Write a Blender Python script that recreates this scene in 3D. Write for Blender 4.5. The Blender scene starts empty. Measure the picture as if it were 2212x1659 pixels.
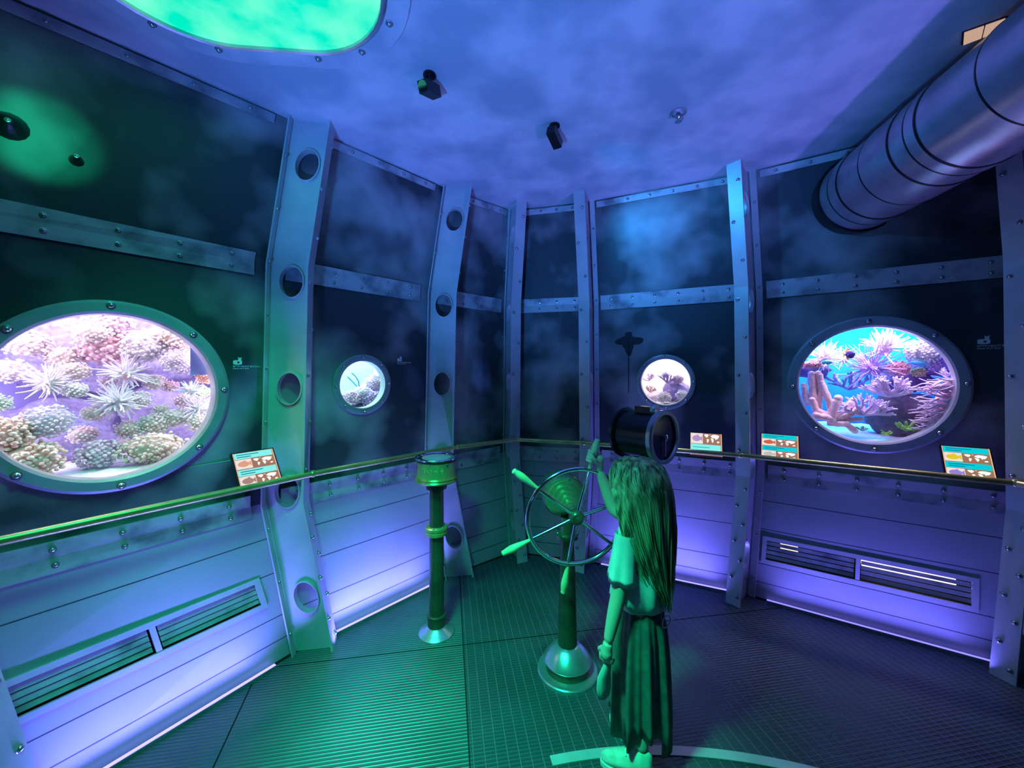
import bpy, bmesh, math, random
from mathutils import Vector, Matrix, noise
R = random.Random(7)
V = Vector
PI = math.pi
sc = bpy.context.scene
C = sc.collection

# ------------------------------------------------------------------ camera, world, light, exposure
CAM_Z = 1.555
F_PX = 831.0
cd = bpy.data.cameras.new('camera'); cam = bpy.data.objects.new('camera', cd); C.objects.link(cam)
cam.location = (0, 0, CAM_Z); cam.rotation_euler = (PI/2, 0, 0)
cd.sensor_width = 36; cd.lens = F_PX/2212*36; cd.shift_y = -27.5/2212; cd.clip_start = 0.02
sc.camera = cam
sc.view_settings.view_transform = 'Standard'; sc.view_settings.look = 'None'
sc.view_settings.exposure = 0.0; sc.view_settings.gamma = 1.0; sc.view_settings.use_curve_mapping = False
w = bpy.data.worlds.new('world'); sc.world = w; w.use_nodes = True
w.node_tree.nodes['Background'].inputs[0].default_value = (0.01, 0.02, 0.06, 1)
w.node_tree.nodes['Background'].inputs[1].default_value = 0.05

def aim(o, tgt):
    o.rotation_euler = (V(tgt) - V(o.location)).to_track_quat('-Z', 'Y').to_euler()
def spot(name, loc, tgt, power, col, angle, blend=0.6, size=0.05):
    l = bpy.data.lights.new(name, 'SPOT'); l.energy = power; l.color = col
    l.spot_size = math.radians(angle); l.spot_blend = blend; l.shadow_soft_size = size
    o = bpy.data.objects.new(name, l); C.objects.link(o); o.location = loc; aim(o, tgt); return o
def area(name, loc, tgt, power, col, sx, sy):
    l = bpy.data.lights.new(name, 'AREA'); l.shape = 'RECTANGLE'; l.size = sx; l.size_y = sy; l.energy = power; l.color = col
    o = bpy.data.objects.new(name, l); C.objects.link(o); o.location = loc; aim(o, tgt); return o

# floodlights behind the viewer that wash the ceiling, and the green light of the hatch
spot('ceiling_flood_blue', (-0.9, -0.7, 0.4), (0.05, 1.95, 2.95), 560, (0.05, 0.27, 1.0), 60, 0.8, 0.12)
spot('ceiling_flood_violet', (2.15, 0.45, 0.4), (1.0, 1.75, 2.95), 150, (0.22, 0.17, 1.0), 58, 0.6, 0.08)
spot('hatch_beam', (-0.70, 0.70, 2.90), (-0.05, 1.70, 0.0), 600, (0.01, 1.0, 0.50), 46, 0.8, 0.15)
spot('green_beam_rear', (-0.55, -0.15, 2.85), (-0.85, 2.00, 0.40), 130, (0.01, 1.0, 0.47), 50, 0.9, 0.12)
spot('hatch_beam_wall', (-0.70, 0.95, 2.90), (-1.45, 1.85, 1.05), 105, (0.01, 1.0, 0.50), 56, 0.9, 0.15)

# ------------------------------------------------------------------ materials
MATS = {}
def nodes(name):
    m = bpy.data.materials.new(name); m.use_nodes = True
    nt = m.node_tree; b = nt.nodes['Principled BSDF']
    return m, nt, b
def L(nt, a, b): nt.links.new(a, b)
def setp(b, col, rough=0.5, metal=0.0, spec=0.5):
    b.inputs['Base Color'].default_value = (*col, 1); b.inputs['Roughness'].default_value = rough
    b.inputs['Metallic'].default_value = metal; b.inputs['Specular IOR Level'].default_value = spec
def mottled(name, c1, c2, scale=3.0, rough=0.5, metal=0.0, bump=0.0, detail=4.0, lo=0.35, hi=0.65, spec=0.5, bscale=None):
    m, nt, b = nodes(name); setp(b, c1, rough, metal, spec)
    tc = nt.nodes.new('ShaderNodeTexCoord'); n = nt.nodes.new('ShaderNodeTexNoise')
    n.inputs['Scale'].default_value = scale; n.inputs['Detail'].default_value = detail
    r = nt.nodes.new('ShaderNodeValToRGB'); r.color_ramp.elements[0].position = lo; r.color_ramp.elements[1].position = hi
    r.color_ramp.elements[0].color = (*c1, 1); r.color_ramp.elements[1].color = (*c2, 1)
    L(nt, tc.outputs['Object'], n.inputs['Vector']); L(nt, n.outputs['Fac'], r.inputs[0]); L(nt, r.outputs[0], b.inputs['Base Color'])
    if bump:
        src = n.outputs['Fac']
        if bscale:
            n2 = nt.nodes.new('ShaderNodeTexNoise'); n2.inputs['Scale'].default_value = bscale; n2.inputs['Detail'].default_value = 6
            L(nt, tc.outputs['Object'], n2.inputs['Vector']); src = n2.outputs['Fac']
        bp = nt.nodes.new('ShaderNodeBump'); bp.inputs['Strength'].default_value = bump; bp.inputs['Distance'].default_value = 0.02
        L(nt, src, bp.inputs['Height']); L(nt, bp.outputs[0], b.inputs['Normal'])
    return m
def plain(name, col, rough=0.5, metal=0.0, spec=0.5):
    m, nt, b = nodes(name); setp(b, col, rough, metal, spec); return m
def emit(name, col, s):
    m, nt, b = nodes(name); setp(b, (0.0, 0.0, 0.0), 0.3)
    b.inputs['Emission Color'].default_value = (*col, 1); b.inputs['Emission Strength'].default_value = s
    return m
def pane(name, tint=(1, 1, 1), gloss=0.06):
    m = bpy.data.materials.new(name); m.use_nodes = True; nt = m.node_tree; nt.nodes.clear()
    o = nt.nodes.new('ShaderNodeOutputMaterial'); t = nt.nodes.new('ShaderNodeBsdfTransparent'); g = nt.nodes.new('ShaderNodeBsdfGlossy')
    t.inputs[0].default_value = (*tint, 1); g.inputs['Roughness'].default_value = 0.03
    mx = nt.nodes.new('ShaderNodeMixShader'); mx.inputs[0].default_value = gloss
    L(nt, t.outputs[0], mx.inputs[1]); L(nt, g.outputs[0], mx.inputs[2]); L(nt, mx.outputs[0], o.inputs[0]); return m
def plank_wall(name):
    m = mottled(name, (0.36, 0.37, 0.40), (0.46, 0.46, 0.50), 1.6, 0.42, 0.1)
    nt = m.node_tree; b = nt.nodes['Principled BSDF']
    tc = nt.nodes.new('ShaderNodeTexCoord'); sp = nt.nodes.new('ShaderNodeSeparateXYZ'); L(nt, tc.outputs['Object'], sp.inputs[0])
    prev = None
    for z in (0.10, 0.22, 0.45, 0.64):
        s = nt.nodes.new('ShaderNodeMath'); s.operation = 'COMPARE'; s.inputs[1].default_value = z; s.inputs[2].default_value = 0.0025
        L(nt, sp.outputs[2], s.inputs[0])
        if prev is None: prev = s.outputs[0]
        else:
            a = nt.nodes.new('ShaderNodeMath'); a.operation = 'ADD'; L(nt, prev, a.inputs[0]); L(nt, s.outputs[0], a.inputs[1]); prev = a.outputs[0]
    mix = nt.nodes.new('ShaderNodeMix'); mix.data_type = 'RGBA'
    old = b.inputs['Base Color'].links[0].from_socket
    L(nt, prev, mix.inputs[0]); L(nt, old, mix.inputs[6]); mix.inputs[7].default_value = (0.05, 0.05, 0.07, 1)
    L(nt, mix.outputs[2], b.inputs['Base Color']); return m
def stripes(name, col, cross, along):
    # ribbed metal floor plate: fine ridges across and coarser bars along the ship's axis
    m = mottled(name, tuple(c*0.75 for c in col), tuple(c*1.25 for c in col), 2.2, 0.40, 0.35, lo=0.3, hi=0.7)
    nt = m.node_tree; b = nt.nodes['Principled BSDF']
    tc = nt.nodes.new('ShaderNodeTexCoord'); mp = nt.nodes.new('ShaderNodeMapping'); mp.inputs['Rotation'].default_value = (0, 0, math.radians(-9.5))
    L(nt, tc.outputs['Object'], mp.inputs['Vector']); sp = nt.nodes.new('ShaderNodeSeparateXYZ'); L(nt, mp.outputs[0], sp.inputs[0])
    def ridge(sock, period, lo):
        a = nt.nodes.new('ShaderNodeMath'); a.operation = 'MULTIPLY'; a.inputs[1].default_value = 2*PI/period; L(nt, sock, a.inputs[0])
        s = nt.nodes.new('ShaderNodeMath'); s.operation = 'SINE'; L(nt, a.outputs[0], s.inputs[0])
        r = nt.nodes.new('ShaderNodeMapRange'); r.inputs[1].default_value = lo; r.inputs[2].default_value = 1; L(nt, s.outputs[0], r.inputs[0]); return r.outputs[0]
    tot = ridge(sp.outputs[1], 0.0165, -0.2)
    if cross is False: tot = None
    if along:
        q = ridge(sp.outputs[0], along, 0.95)
        mx = nt.nodes.new('ShaderNodeMix'); mx.data_type = 'RGBA'; old = b.inputs['Base Color'].links[0].from_socket; L(nt, q, mx.inputs[0]); L(nt, old, mx.inputs[6]); mx.inputs[7].default_value = (.22, .27, .28, 1); L(nt, mx.outputs[2], b.inputs['Base Color'])
        a = nt.nodes.new('ShaderNodeMath'); a.operation = 'MULTIPLY_ADD'; a.inputs[1].default_value = 0.45
        L(nt, tot, a.inputs[0]); L(nt, q, a.inputs[2]); tot = a.outputs[0]
    bp = nt.nodes.new('ShaderNodeBump'); bp.inputs['Strength'].default_value = 0.55; bp.inputs['Distance'].default_value = 0.006
    L(nt, tot, bp.inputs['Height']); L(nt, bp.outputs[0], b.inputs['Normal']); return m

M = dict(
    wall=mottled('wall_paint', (0.045, 0.055, 0.065), (0.42, 0.40, 0.42), 1.7, 0.45, 0.15, 0.05, 3.0, 0.42, 0.64, bscale=30),
    lower=plank_wall('lower_wall_paint'),
    rib=mottled('rib_paint', (0.48, 0.50, 0.52), (0.62, 0.62, 0.63), 4.0, 0.40, 0.25),
    band=mottled('band_paint', (0.22, 0.23, 0.26), (0.55, 0.53, 0.56), 7.0, 0.38, 0.25, lo=0.35, hi=0.55),
    bolt=plain('bolt_steel', (0.45, 0.47, 0.48), 0.25, 0.8),
    ceil=mottled('ceiling_paint', (0.36, 0.40, 0.46), (0.66, 0.62, 0.66), 3.2, 0.7, 0.0, 0.25, 3.5, 0.36, 0.62, bscale=4.0),
    floor_a=stripes('floor_plate_cross', (0.10, 0.145, 0.145), True, None),
    floor_b=stripes('floor_plate_bars', (0.055, 0.10, 0.11), True, 0.046),
    dark=plain('dark_void', (0.01, 0.01, 0.012), 0.8),
    black=plain('black_paint', (0.012, 0.013, 0.016), 0.3, 0.3),
    brass=mottled('brass', (0.42, 0.40, 0.12), (0.62, 0.58, 0.22), 8.0, 0.32, 0.6),
    bronze=mottled('dark_bronze', (0.08, 0.085, 0.06), (0.16, 0.16, 0.10), 5.0, 0.35, 0.6),
    chrome=plain('chrome', (0.75, 0.77, 0.8), 0.12, 1.0),
    steel=mottled('galvanised_steel', (0.42, 0.43, 0.46), (0.56, 0.57, 0.6), 9.0, 0.3, 0.75),
    ring=mottled('porthole_paint', (0.32, 0.34, 0.37), (0.44, 0.45, 0.48), 5.0, 0.38, 0.2),
    wood=mottled('painted_wood', (0.62, 0.62, 0.30), (0.74, 0.72, 0.40), 12.0, 0.38),
    pane=pane('clear_glass'), dial=pane('dial_glass', (0.6, 0.6, 0.75), 0.18),
    white=plain('white_lettering', (0.8, 0.82, 0.82), 0.5),
    led=emit('led_diffuser', (0.22, 0.17, 1.0), 7.0),
    shirt=mottled('white_cotton', (0.70, 0.72, 0.72), (0.82, 0.83, 0.82), 20.0, 0.8),
    skirt=mottled('dark_cotton', (0.10, 0.11, 0.10), (0.17, 0.18, 0.15), 25.0, 0.85),
    skin=plain('skin', (0.72, 0.52, 0.40), 0.5), hair=None, shoe=mottled('shoe_canvas', (0.55, 0.6, 0.45), (0.8, 0.82, 0.72), 30.0, 0.6),
    sole=plain('rubber_sole', (0.75, 0.76, 0.72), 0.6), eye=plain('eye_white', (0.8, 0.8, 0.8), 0.2), iris=plain('iris', (0.05, 0.04, 0.03), 0.2), lip=plain('lip', (0.55, 0.25, 0.22), 0.5),
    bag=mottled('pale_cloth', (0.42, 0.46, 0.40), (0.52, 0.56, 0.50), 18.0, 0.9),
    sand=mottled('sand', (0.75, 0.72, 0.78), (0.92, 0.90, 0.95), 60.0, 0.9, 0, 0.4),
)
def hair_mat():
    m = mottled('blond_hair', (0.13, 0.095, 0.05), (0.74, 0.60, 0.38), 6.0, 0.38, 0.0, lo=0.36, hi=0.66)  # streak contrast paints dark gaps and bright highlights between strands into the colour
    nt = m.node_tree; tc = [n for n in nt.nodes if n.type == 'TEX_COORD'][0]; n = [n for n in nt.nodes if n.type == 'TEX_NOISE'][0]
    mp = nt.nodes.new('ShaderNodeMapping'); mp.inputs['Scale'].default_value = (8, 8, 0.6)
    L(nt, tc.outputs['Object'], mp.inputs[0]); L(nt, mp.outputs[0], n.inputs['Vector']); return m
M['hair'] = hair_mat()

# ------------------------------------------------------------------ mesh helpers
class MB:
    def __init__(s): s.v = []; s.f = []; s.m = []; s.mi = 0
    def add(s, vs, fs):
        o = len(s.v); s.v += [V(p) for p in vs]; s.f += [[i+o for i in f] for f in fs]; s.m += [s.mi]*len(fs); return o
    def quad(s, a, b, c, d): s.add([a, b, c, d], [(0, 1, 2, 3)])
    def box(s, c, size, ax=None):
        c = V(c); X, Y, Z = ax if ax else (V((1, 0, 0)), V((0, 1, 0)), V((0, 0, 1)))
        hx, hy, hz = size[0]/2, size[1]/2, size[2]/2; vs = []
        for i in (-1, 1):
            for j in (-1, 1):
                for k in (-1, 1): vs.append(c + X*hx*i + Y*hy*j + Z*hz*k)
        s.add(vs, [(0, 1, 3, 2), (4, 6, 7, 5), (0, 4, 5, 1), (2, 3, 7, 6), (0, 2, 6, 4), (1, 5, 7, 3)])
    def tube(s, pts, rad, seg=10, caps=True, closed=False, flat=1.0):
        pts = [V(p) for p in pts]; n = len(pts); rf = rad if callable(rad) else (lambda t: rad)
        vs = []; up = None
        for i, p in enumerate(pts):
            if closed: t = pts[(i+1) % n] - pts[i-1]
            else: t = pts[min(i+1, n-1)] - pts[max(i-1, 0)]
            t = t.normalized() if t.length > 1e-9 else V((0, 0, 1))
            if up is None:
                up = V((0, 0, 1)) if abs(t.z) < 0.9 else V((1, 0, 0))
            x = (up - t*up.dot(t));
            if x.length < 1e-6: x = t.orthogonal()
            x.normalize(); y = t.cross(x); up = x
            r = rf(i/(n-1) if n > 1 else 0)
            for k in range(seg):
                a = 2*PI*k/seg; vs.append(p + x*math.cos(a)*r + y*math.sin(a)*r*flat)
        fs = []; m = n if closed else n-1
        for i in range(m):
            j = (i+1) % n
            for k in range(seg): fs.append((i*seg+k, i*seg+(k+1) % seg, j*seg+(k+1) % seg, j*seg+k))
        if caps and not closed: fs.append(tuple(range(seg-1, -1, -1))); fs.append(tuple((n-1)*seg+k for k in range(seg)))
        s.add(vs, fs)
    def lathe(s, prof, o, ax, seg=32, caps=True):
        o = V(o); ax = V(ax).normalized(); x = ax.orthogonal().normalized(); y = ax.cross(x); vs = []; n = len(prof)
        for r, h in prof:
            for k in range(seg):
                a = 2*PI*k/seg; vs.append(o + ax*h + (x*math.cos(a) + y*math.sin(a))*r)
        fs = []
        for i in range(n-1):
            for k in range(seg): fs.append((i*seg+k, i*seg+(k+1) % seg, (i+1)*seg+(k+1) % seg, (i+1)*seg+k))
        if caps: fs.append(tuple(range(seg-1, -1, -1))); fs.append(tuple((n-1)*seg+k for k in range(seg)))
        s.add(vs, fs)
    def ball(s, c, r, seg=10, rings=6, scl=(1, 1, 1)):
        c = V(c); vs = [c + V((0, 0, r*scl[2]))]
        for i in range(1, rings):
            p = PI*i/rings
            for k in range(seg):
                a = 2*PI*k/seg; vs.append(c + V((r*math.sin(p)*math.cos(a)*scl[0], r*math.sin(p)*math.sin(a)*scl[1], r*math.cos(p)*scl[2])))
        vs.append(c - V((0, 0, r*scl[2]))); e = len(vs)-1; fs = []
        for k in range(seg): fs.append((0, 1+k, 1+(k+1) % seg))
        for i in range(rings-2):
            for k in range(seg): fs.append((1+i*seg+k, 1+(i+1)*seg+k, 1+(i+1)*seg+(k+1) % seg, 1+i*seg+(k+1) % seg))
        b = 1+(rings-2)*seg
        for k in range(seg): fs.append((b+k, e, b+(k+1) % seg))
        s.add(vs, fs)
    def loft(s, rings, closed=True, caps=False):
        n = len(rings[0]); vs = [p for r in rings for p in r]; fs = []; m = n if closed else n-1
        for i in range(len(rings)-1):
            for k in range(m): fs.append((i*n+k, i*n+(k+1) % n, (i+1)*n+(k+1) % n, (i+1)*n+k))
        if caps: fs.append(tuple(range(n-1, -1, -1))); fs.append(tuple((len(rings)-1)*n+k for k in range(n)))
        s.add(vs, fs)
    def build(s, name, mat, parent=None, org=(0, 0, 0), smooth=35, fix=True):
        me = bpy.data.meshes.new(name); o = V(org); me.from_pydata([tuple(p-o) for p in s.v], [], s.f)
        for m in (mat if isinstance(mat, (list, tuple)) else [mat]): me.materials.append(m)
        for p, i in zip(me.polygons, s.m): p.material_index = i
        if fix:
            bm = bmesh.new(); bm.from_mesh(me); bmesh.ops.recalc_face_normals(bm, faces=bm.faces); bm.to_mesh(me); bm.free()
        if smooth:
            for p in me.polygons: p.use_smooth = True
            me.set_sharp_from_angle(angle=math.radians(smooth))
        me.update(); ob = bpy.data.objects.new(name, me); C.objects.link(ob)
        if parent is None: ob.location = o
        else: ob.parent = parent
        return ob
def tag(o, label, cat, group=None):
    o['label'] = label; o['category'] = cat
    if group: o['group'] = group
    return o
def thing(name, label, cat, loc=(0, 0, 0), group=None):
    o = bpy.data.objects.new(name, None); C.objects.link(o); o.location = loc; o.empty_display_size = 0.05
    return tag(o, label, cat, group)
def struct(o): o['kind'] = 'structure'; return o
def rest(o):  # empty that is structure
    e = bpy.data.objects.new(o, None); C.objects.link(e); e['kind'] = 'structure'; return e
_bolt = {}
def bolt(p, n, r, parent, org, name='bolt', mat=None):
    key = (name, round(r, 4))
    if key not in _bolt:
        b = MB(); b.lathe([(r*1.25, 0), (r*1.25, r*0.25), (r, r*0.3), (r*0.92, r*0.7), (r*0.6, r*1.05), (r*0.15, r*1.2)], (0, 0, 0), (0, 0, 1), 10)
        ob = b.build(name, mat or M['bolt'], parent); _bolt[key] = ob
    else:
        ob = _bolt[key].copy(); C.objects.link(ob); ob.parent = parent
    ob.location = V(p) - V(org); ob.rotation_euler = V(n).to_track_quat('Z', 'Y').to_euler(); return ob

# ------------------------------------------------------------------ hull geometry
# transverse frames: flange point at mid height and the direction of the web out to the plating
FR = {'G': ((-1.81, 1.24), (-0.986, -0.165)), 'A': ((-1.163, 2.15), (-0.986, -0.165)), 'B': ((-0.46, 2.92), (-0.986, -0.165)),
      'C': ((0.02, 3.28), (-0.4, 0.917)), 'D': ((0.595, 3.12), (0.5, 0.866)), 'E': ((1.60, 2.66), (0.8, 0.6)), 'F': ((2.63, 1.99), (0.95, 0.3)),
      'X': ((-2.15, -0.2), (-1, 0)), 'Y': ((2.75, 0.2), (1, 0)), 'W': ((-1.9, -1.6), (-0.7, -0.7)), 'Z': ((2.6, -1.6), (0.7, -0.7))}
WEB = 0.20
ZC, Z1, Z2 = 2.95, 0.83, 2.13
PRO = {'G': (0.235, -0.06, -0.10), 'X': (0.19, -0.06, -0.10)}
def ins(z, k=''):
    lo, mi, hi = PRO.get(k, (0.155, 0.025, 0.14))
    if z < Z1: return lo*(1-z/Z1)
    if z < Z2: return mi*(z-Z1)/(Z2-Z1)
    return mi + (hi-mi)*(z-Z2)/(ZC-Z2)
def fu(k): u = V((FR[k][1][0], FR[k][1][1], 0)); return u.normalized()
def WP(k, z, d=0.0):  # point on frame k, d inward from the plating
    f = FR[k]; u = fu(k); p = V((f[0][0], f[0][1], 0)) + u*WEB - u*(ins(z, k)+d); p.z = z; return p
def BP(k1, k2, s, z, off=0.0):
    p = WP(k1, z).lerp(WP(k2, z), s)
    if off: p = p + BN(k1, k2, z)*off
    return p
def BN(k1, k2, z):
    z0, z1 = (0.02, Z1-0.02) if z < Z1 else ((Z1+0.02, Z2-0.02) if z < Z2 else (Z2+0.02, ZC-0.02))
    a = WP(k2, (z0+z1)/2) - WP(k1, (z0+z1)/2)
    b = BP(k1, k2, .5, z1) - BP(k1, k2, .5, z0)
    n = a.cross(b).normalized(); c = V((0.3, 1.2, n.z*0)); m = BP(k1, k2, .5, z)
    h = V((c.x-m.x, c.y-m.y, 0))
    return n if n.dot(h) > 0 else -n
def blen(k1, k2, z): return (WP(k2, z) - WP(k1, z)).length

def plate(mb, k1, k2, z0, z1, circ=None, rect=None, nz=1):
    if circ:
        s0, zc, r = circ; ln = blen(k1, k2, zc); N = 64; inner = []; outer = []
        angs = sorted(set([2*PI*i/N for i in range(N)] + [math.atan2(sz, sx) % (2*PI) for sx, sz in ((((1-s0)*ln), z1-zc), (-s0*ln, z1-zc), (-s0*ln, z0-zc), ((1-s0)*ln, z0-zc))]))
        for a in angs:
            ca, sa = math.cos(a), math.sin(a); inner.append(BP(k1, k2, s0 + r*ca/ln, zc + r*sa))
            t = 1e9
            if ca > 1e-9: t = min(t, (1-s0)*ln/ca)
            if ca < -1e-9: t = min(t, -s0*ln/ca)
            if sa > 1e-9: t = min(t, (z1-zc)/sa)
            if sa < -1e-9: t = min(t, (z0-zc)/sa)
            outer.append(BP(k1, k2, s0 + t*ca/ln, zc + t*sa))
        mb.loft([inner, outer])
    elif rect:
        sa, sb, za, zb = rect
        S = [0, sa, sb, 1]; Zs = [z0, za, zb, z1]
        for i in range(3):
            for j in range(3):
                if i == 1 and j == 1: continue
                mb.quad(BP(k1, k2, S[i], Zs[j]), BP(k1, k2, S[i+1], Zs[j]), BP(k1, k2, S[i+1], Zs[j+1]), BP(k1, k2, S[i], Zs[j+1]))
    else:
        mb.loft([[BP(k1, k2, i/16, z0+(z1-z0)*j/10) for i in range(17)] for j in range(11)], closed=False)

def bay_s(k1, k2, px, off, z):
    """fraction along the bay where the line of sight through image column px meets it"""
    q = (px-1106)/F_PX; a = BP(k1, k2, 0, z, off); b = BP(k1, k2, 1, z, off)
    return (q*a.y - a.x)/((b.x-a.x) - q*(b.y-a.y))

PORT = {}
def port(key, k1, k2, px, zc, r): PORT[key] = (k1, k2, bay_s(k1, k2, px, 0.0, zc), zc, r)
port('left', 'G', 'A', 248, 1.450, 0.352)
port('small_left', 'A', 'B', 783, 1.468, 0.158)
port('small_right', 'D', 'E', 1437, 1.470, 0.185)
port('right', 'E', 'F', 1880, 1.470, 0.366)
VENT = {('G', 'A'): (0.12, 0.91, 0.30, 0.45), ('E', 'F'): (0.06, 0.85, 0.235, 0.40)}
BAYS = [('X', 'G', 'wall_left_rear'), ('G', 'A', 'wall_left'), ('A', 'B', 'wall_left_front'), ('B', 'C', 'wall_bow_left'), ('C', 'D', 'wall_bow_right'),
        ('D', 'E', 'wall_right_front'), ('E', 'F', 'wall_right'), ('F', 'Y', 'wall_right_rear')]
for k1, k2, nm in BAYS:
    e = rest(nm)
    c = None
    for p in PORT.values():
        if (p[0], p[1]) == (k1, k2): c = p[2:]
    a = MB(); plate(a, k1, k2, 0.0, Z1, rect=VENT.get((k1, k2))); struct(a.build('lower_plate', M['lower'], e, smooth=0))
    a = MB(); plate(a, k1, k2, Z1, Z2, circ=c); struct(a.build('middle_plate', M['wall'], e, smooth=0))
    a = MB(); plate(a, k1, k2, Z2, ZC); struct(a.build('upper_plate', M['wall'], e, smooth=40))
a = MB()
for k1, k2 in (('Y', 'Z'), ('Z', 'W'), ('W', 'X')):
    for z0, z1 in ((0, Z1), (Z1, Z2), (Z2, ZC)): plate(a, k1, k2, z0, z1)
struct(a.build('wall_back', M['wall'], smooth=0))
order = ['X', 'G', 'A', 'B', 'C', 'D', 'E', 'F', 'Y', 'Z', 'W']
a = MB(); a.add([WP(k, ZC) for k in order], [tuple(range(len(order)))])
ceil = struct(a.build('ceiling', M['ceil'], smooth=0))
# floor: dark sub-floor and the ribbed plates lying on it with open seams
fl = rest('floor')
a = MB(); a.add([WP(k, 0, -0.02) - V((0, 0, 0.006)) for k in order], [tuple(range(len(order)))]); struct(a.build('sub_floor', M['dark'], fl, smooth=0))
AX = V((-0.165, 0.986, 0)); TX = V((0.986, 0.165, 0))
def poly_clip(poly, p, n):
    out = []
    for i in range(len(poly)):
        a, b = poly[i], poly[(i+1) % len(poly)]; da, db = (a-p).dot(n), (b-p).dot(n)
        if da >= 0: out.append(a)
        if da*db < 0: out.append(a + (b-a)*(da/(da-db)))
    return out
foot = [WP(k, 0, 0.03) for k in order]
def px_floor(px, py): Y = CAM_Z*F_PX/(py-802); return V(((px-1106)/F_PX*Y, Y, 0))
s1a, s1b = px_floor(1000, 1380), px_floor(1015, 1655); s2a, s2b = px_floor(600, 1440), px_floor(1180, 1372)
s3a, s3b = px_floor(556, 1452), px_floor(462, 1655)
def side(p, q): d = (q-p); return V((-d.y, d.x, 0)).normalized()
n1 = side(s1a, s1b); n2 = side(s2a, s2b); n3 = side(s3a, s3b); g = 0.003
if n1.x > 0: n1 = -n1        # n1 points left
if n2.y < 0: n2 = -n2        # n2 points forward
if n3.x > 0: n3 = -n3
def floor_plate(cl, mat):
    p = foot
    for q, n in cl: p = poly_clip(p, q + n*g, n)
    if len(p) < 3: return
    b = MB(); b.add(p, [tuple(range(len(p)))]); struct(b.build('floor_plate', mat, fl, smooth=0))
floor_plate([(s2a, n2), (s1a, n1)], M['floor_a']); floor_plate([(s2a, n2), (s1a, -n1)], M['floor_b'])
floor_plate([(s2a, -n2), (s1a, n1), (s3a, -n3)], M['floor_a']); floor_plate([(s2a, -n2), (s3a, n3)], M['floor_a'])
floor_plate([(s2a, -n2), (s1a, -n1)], M['floor_b'])

# ------------------------------------------------------------------ ribs
RIBTXT = {'G': 'perforated steel hull rib at the near end of the left wall, below the big porthole',
          'A': 'tall perforated steel hull rib between the big left porthole and the small left porthole',
          'B': 'perforated steel hull rib behind the brass compass stand', 'C': 'narrow steel hull rib in the corner of the bow',
          'D': 'steel hull rib behind the steering wheel post', 'E': 'steel hull rib between the small right porthole and the big right porthole',
          'F': 'dark steel hull rib at the far right edge past the big right porthole'}
for k in 'GABCDEF':
    u = fu(k); side_v = V((-u.y, u.x, 0)); org = WP(k, 0, WEB)
    t = thing('hull_rib', RIBTXT[k], 'hull rib', org, 'riveted hull ribs')
    Zs = [0.0, 0.2, 0.4, 0.6, Z1, 1.1, 1.4, 1.75, Z2, 2.4, 2.7, ZC]
    def P(d, z, th): return WP(k, z, d) + side_v*th
    holes = [(0.30), 0.89, 1.46, 2.05, 2.70]; ha, hb, hd = 0.060, 0.086, 0.118
    web = MB()
    for th in (-0.006, 0.006):
        edges = [0.0]
        for h in holes:
            zl, zh = h-hb-0.03, h+hb+0.03
            z0 = edges[-1]
            zz = [z0] + [z for z in (Z1, Z2) if z0 < z < zl] + [zl]
            for i in range(len(zz)-1): web.quad(P(0, zz[i], th), P(WEB, zz[i], th), P(WEB, zz[i+1], th), P(0, zz[i+1], th))
            inn, out = [], []
            N = 28; angs = sorted(set([2*PI*i/N for i in range(N)] + [math.atan2(sz, sd) % (2*PI) for sd in (-hd, WEB-hd) for sz in (-(hb+.03), hb+.03)]))
            for a_ in angs:
                ca, sa = math.cos(a_), math.sin(a_); inn.append(P(hd+ha*ca, h+hb*sa, th)); tt = 1e9
                if ca > 1e-9: tt = min(tt, (WEB-hd)/ca)
                if ca < -1e-9: tt = min(tt, -hd/ca)
                if abs(sa) > 1e-9: tt = min(tt, (hb+.03)/abs(sa))
                out.append(P(hd+tt*ca, h+tt*sa, th))
            web.loft([inn, out]); edges.append(zh)
        zz = [edges[-1], ZC]
        web.quad(P(0, zz[0], th), P(WEB, zz[0], th), P(WEB, zz[1], th), P(0, zz[1], th))
    web.build('web', M['rib'], t, org, smooth=0)
    for h in holes:
        c = MB(); rr = []
        for th, gr in ((-0.022, 0.006), (-0.022, 0.0), (0.022, 0.0), (0.022, 0.006), (-0.022, 0.006)):
            rr.append([P(hd+(ha+gr)*math.cos(2*PI*i/28), h+(hb+gr)*math.sin(2*PI*i/28), th) for i in range(28)])
        c.loft(rr); c.build('hole_collar', M['rib'], t, org)
    f = MB(); hw = 0.045
    rings = [[P(WEB, z, -hw), P(WEB, z, hw), P(WEB+0.012, z, hw), P(WEB+0.012, z, -hw)] for z in Zs]
    f.loft(rings, caps=True); f.build('flange', M['rib'], t, org, smooth=0)
    for sgn in (-1, 1):
        f = MB(); rings = [[P(0.003, z, sgn*0.016), P(0.003, z, sgn*0.058), P(0.010, z, sgn*0.058), P(0.010, z, sgn*0.016)] for z in Zs]
        f.loft(rings, caps=True); f.build('angle_bar', M['rib'], t, org, smooth=0)
        z = 0.12
        while z < 2.9:
            bolt(P(0.010, z, sgn*0.040), -u, 0.008, t, org); z += 0.29
    z = 0.06; i = 0
    while z < 2.85:
        bolt(P(WEB+0.012, z, 0.022 if i % 2 else -0.022), -u, 0.0105, t, org); i += 1
        z += 0.115 if z < 0.75 else 0.26

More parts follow.
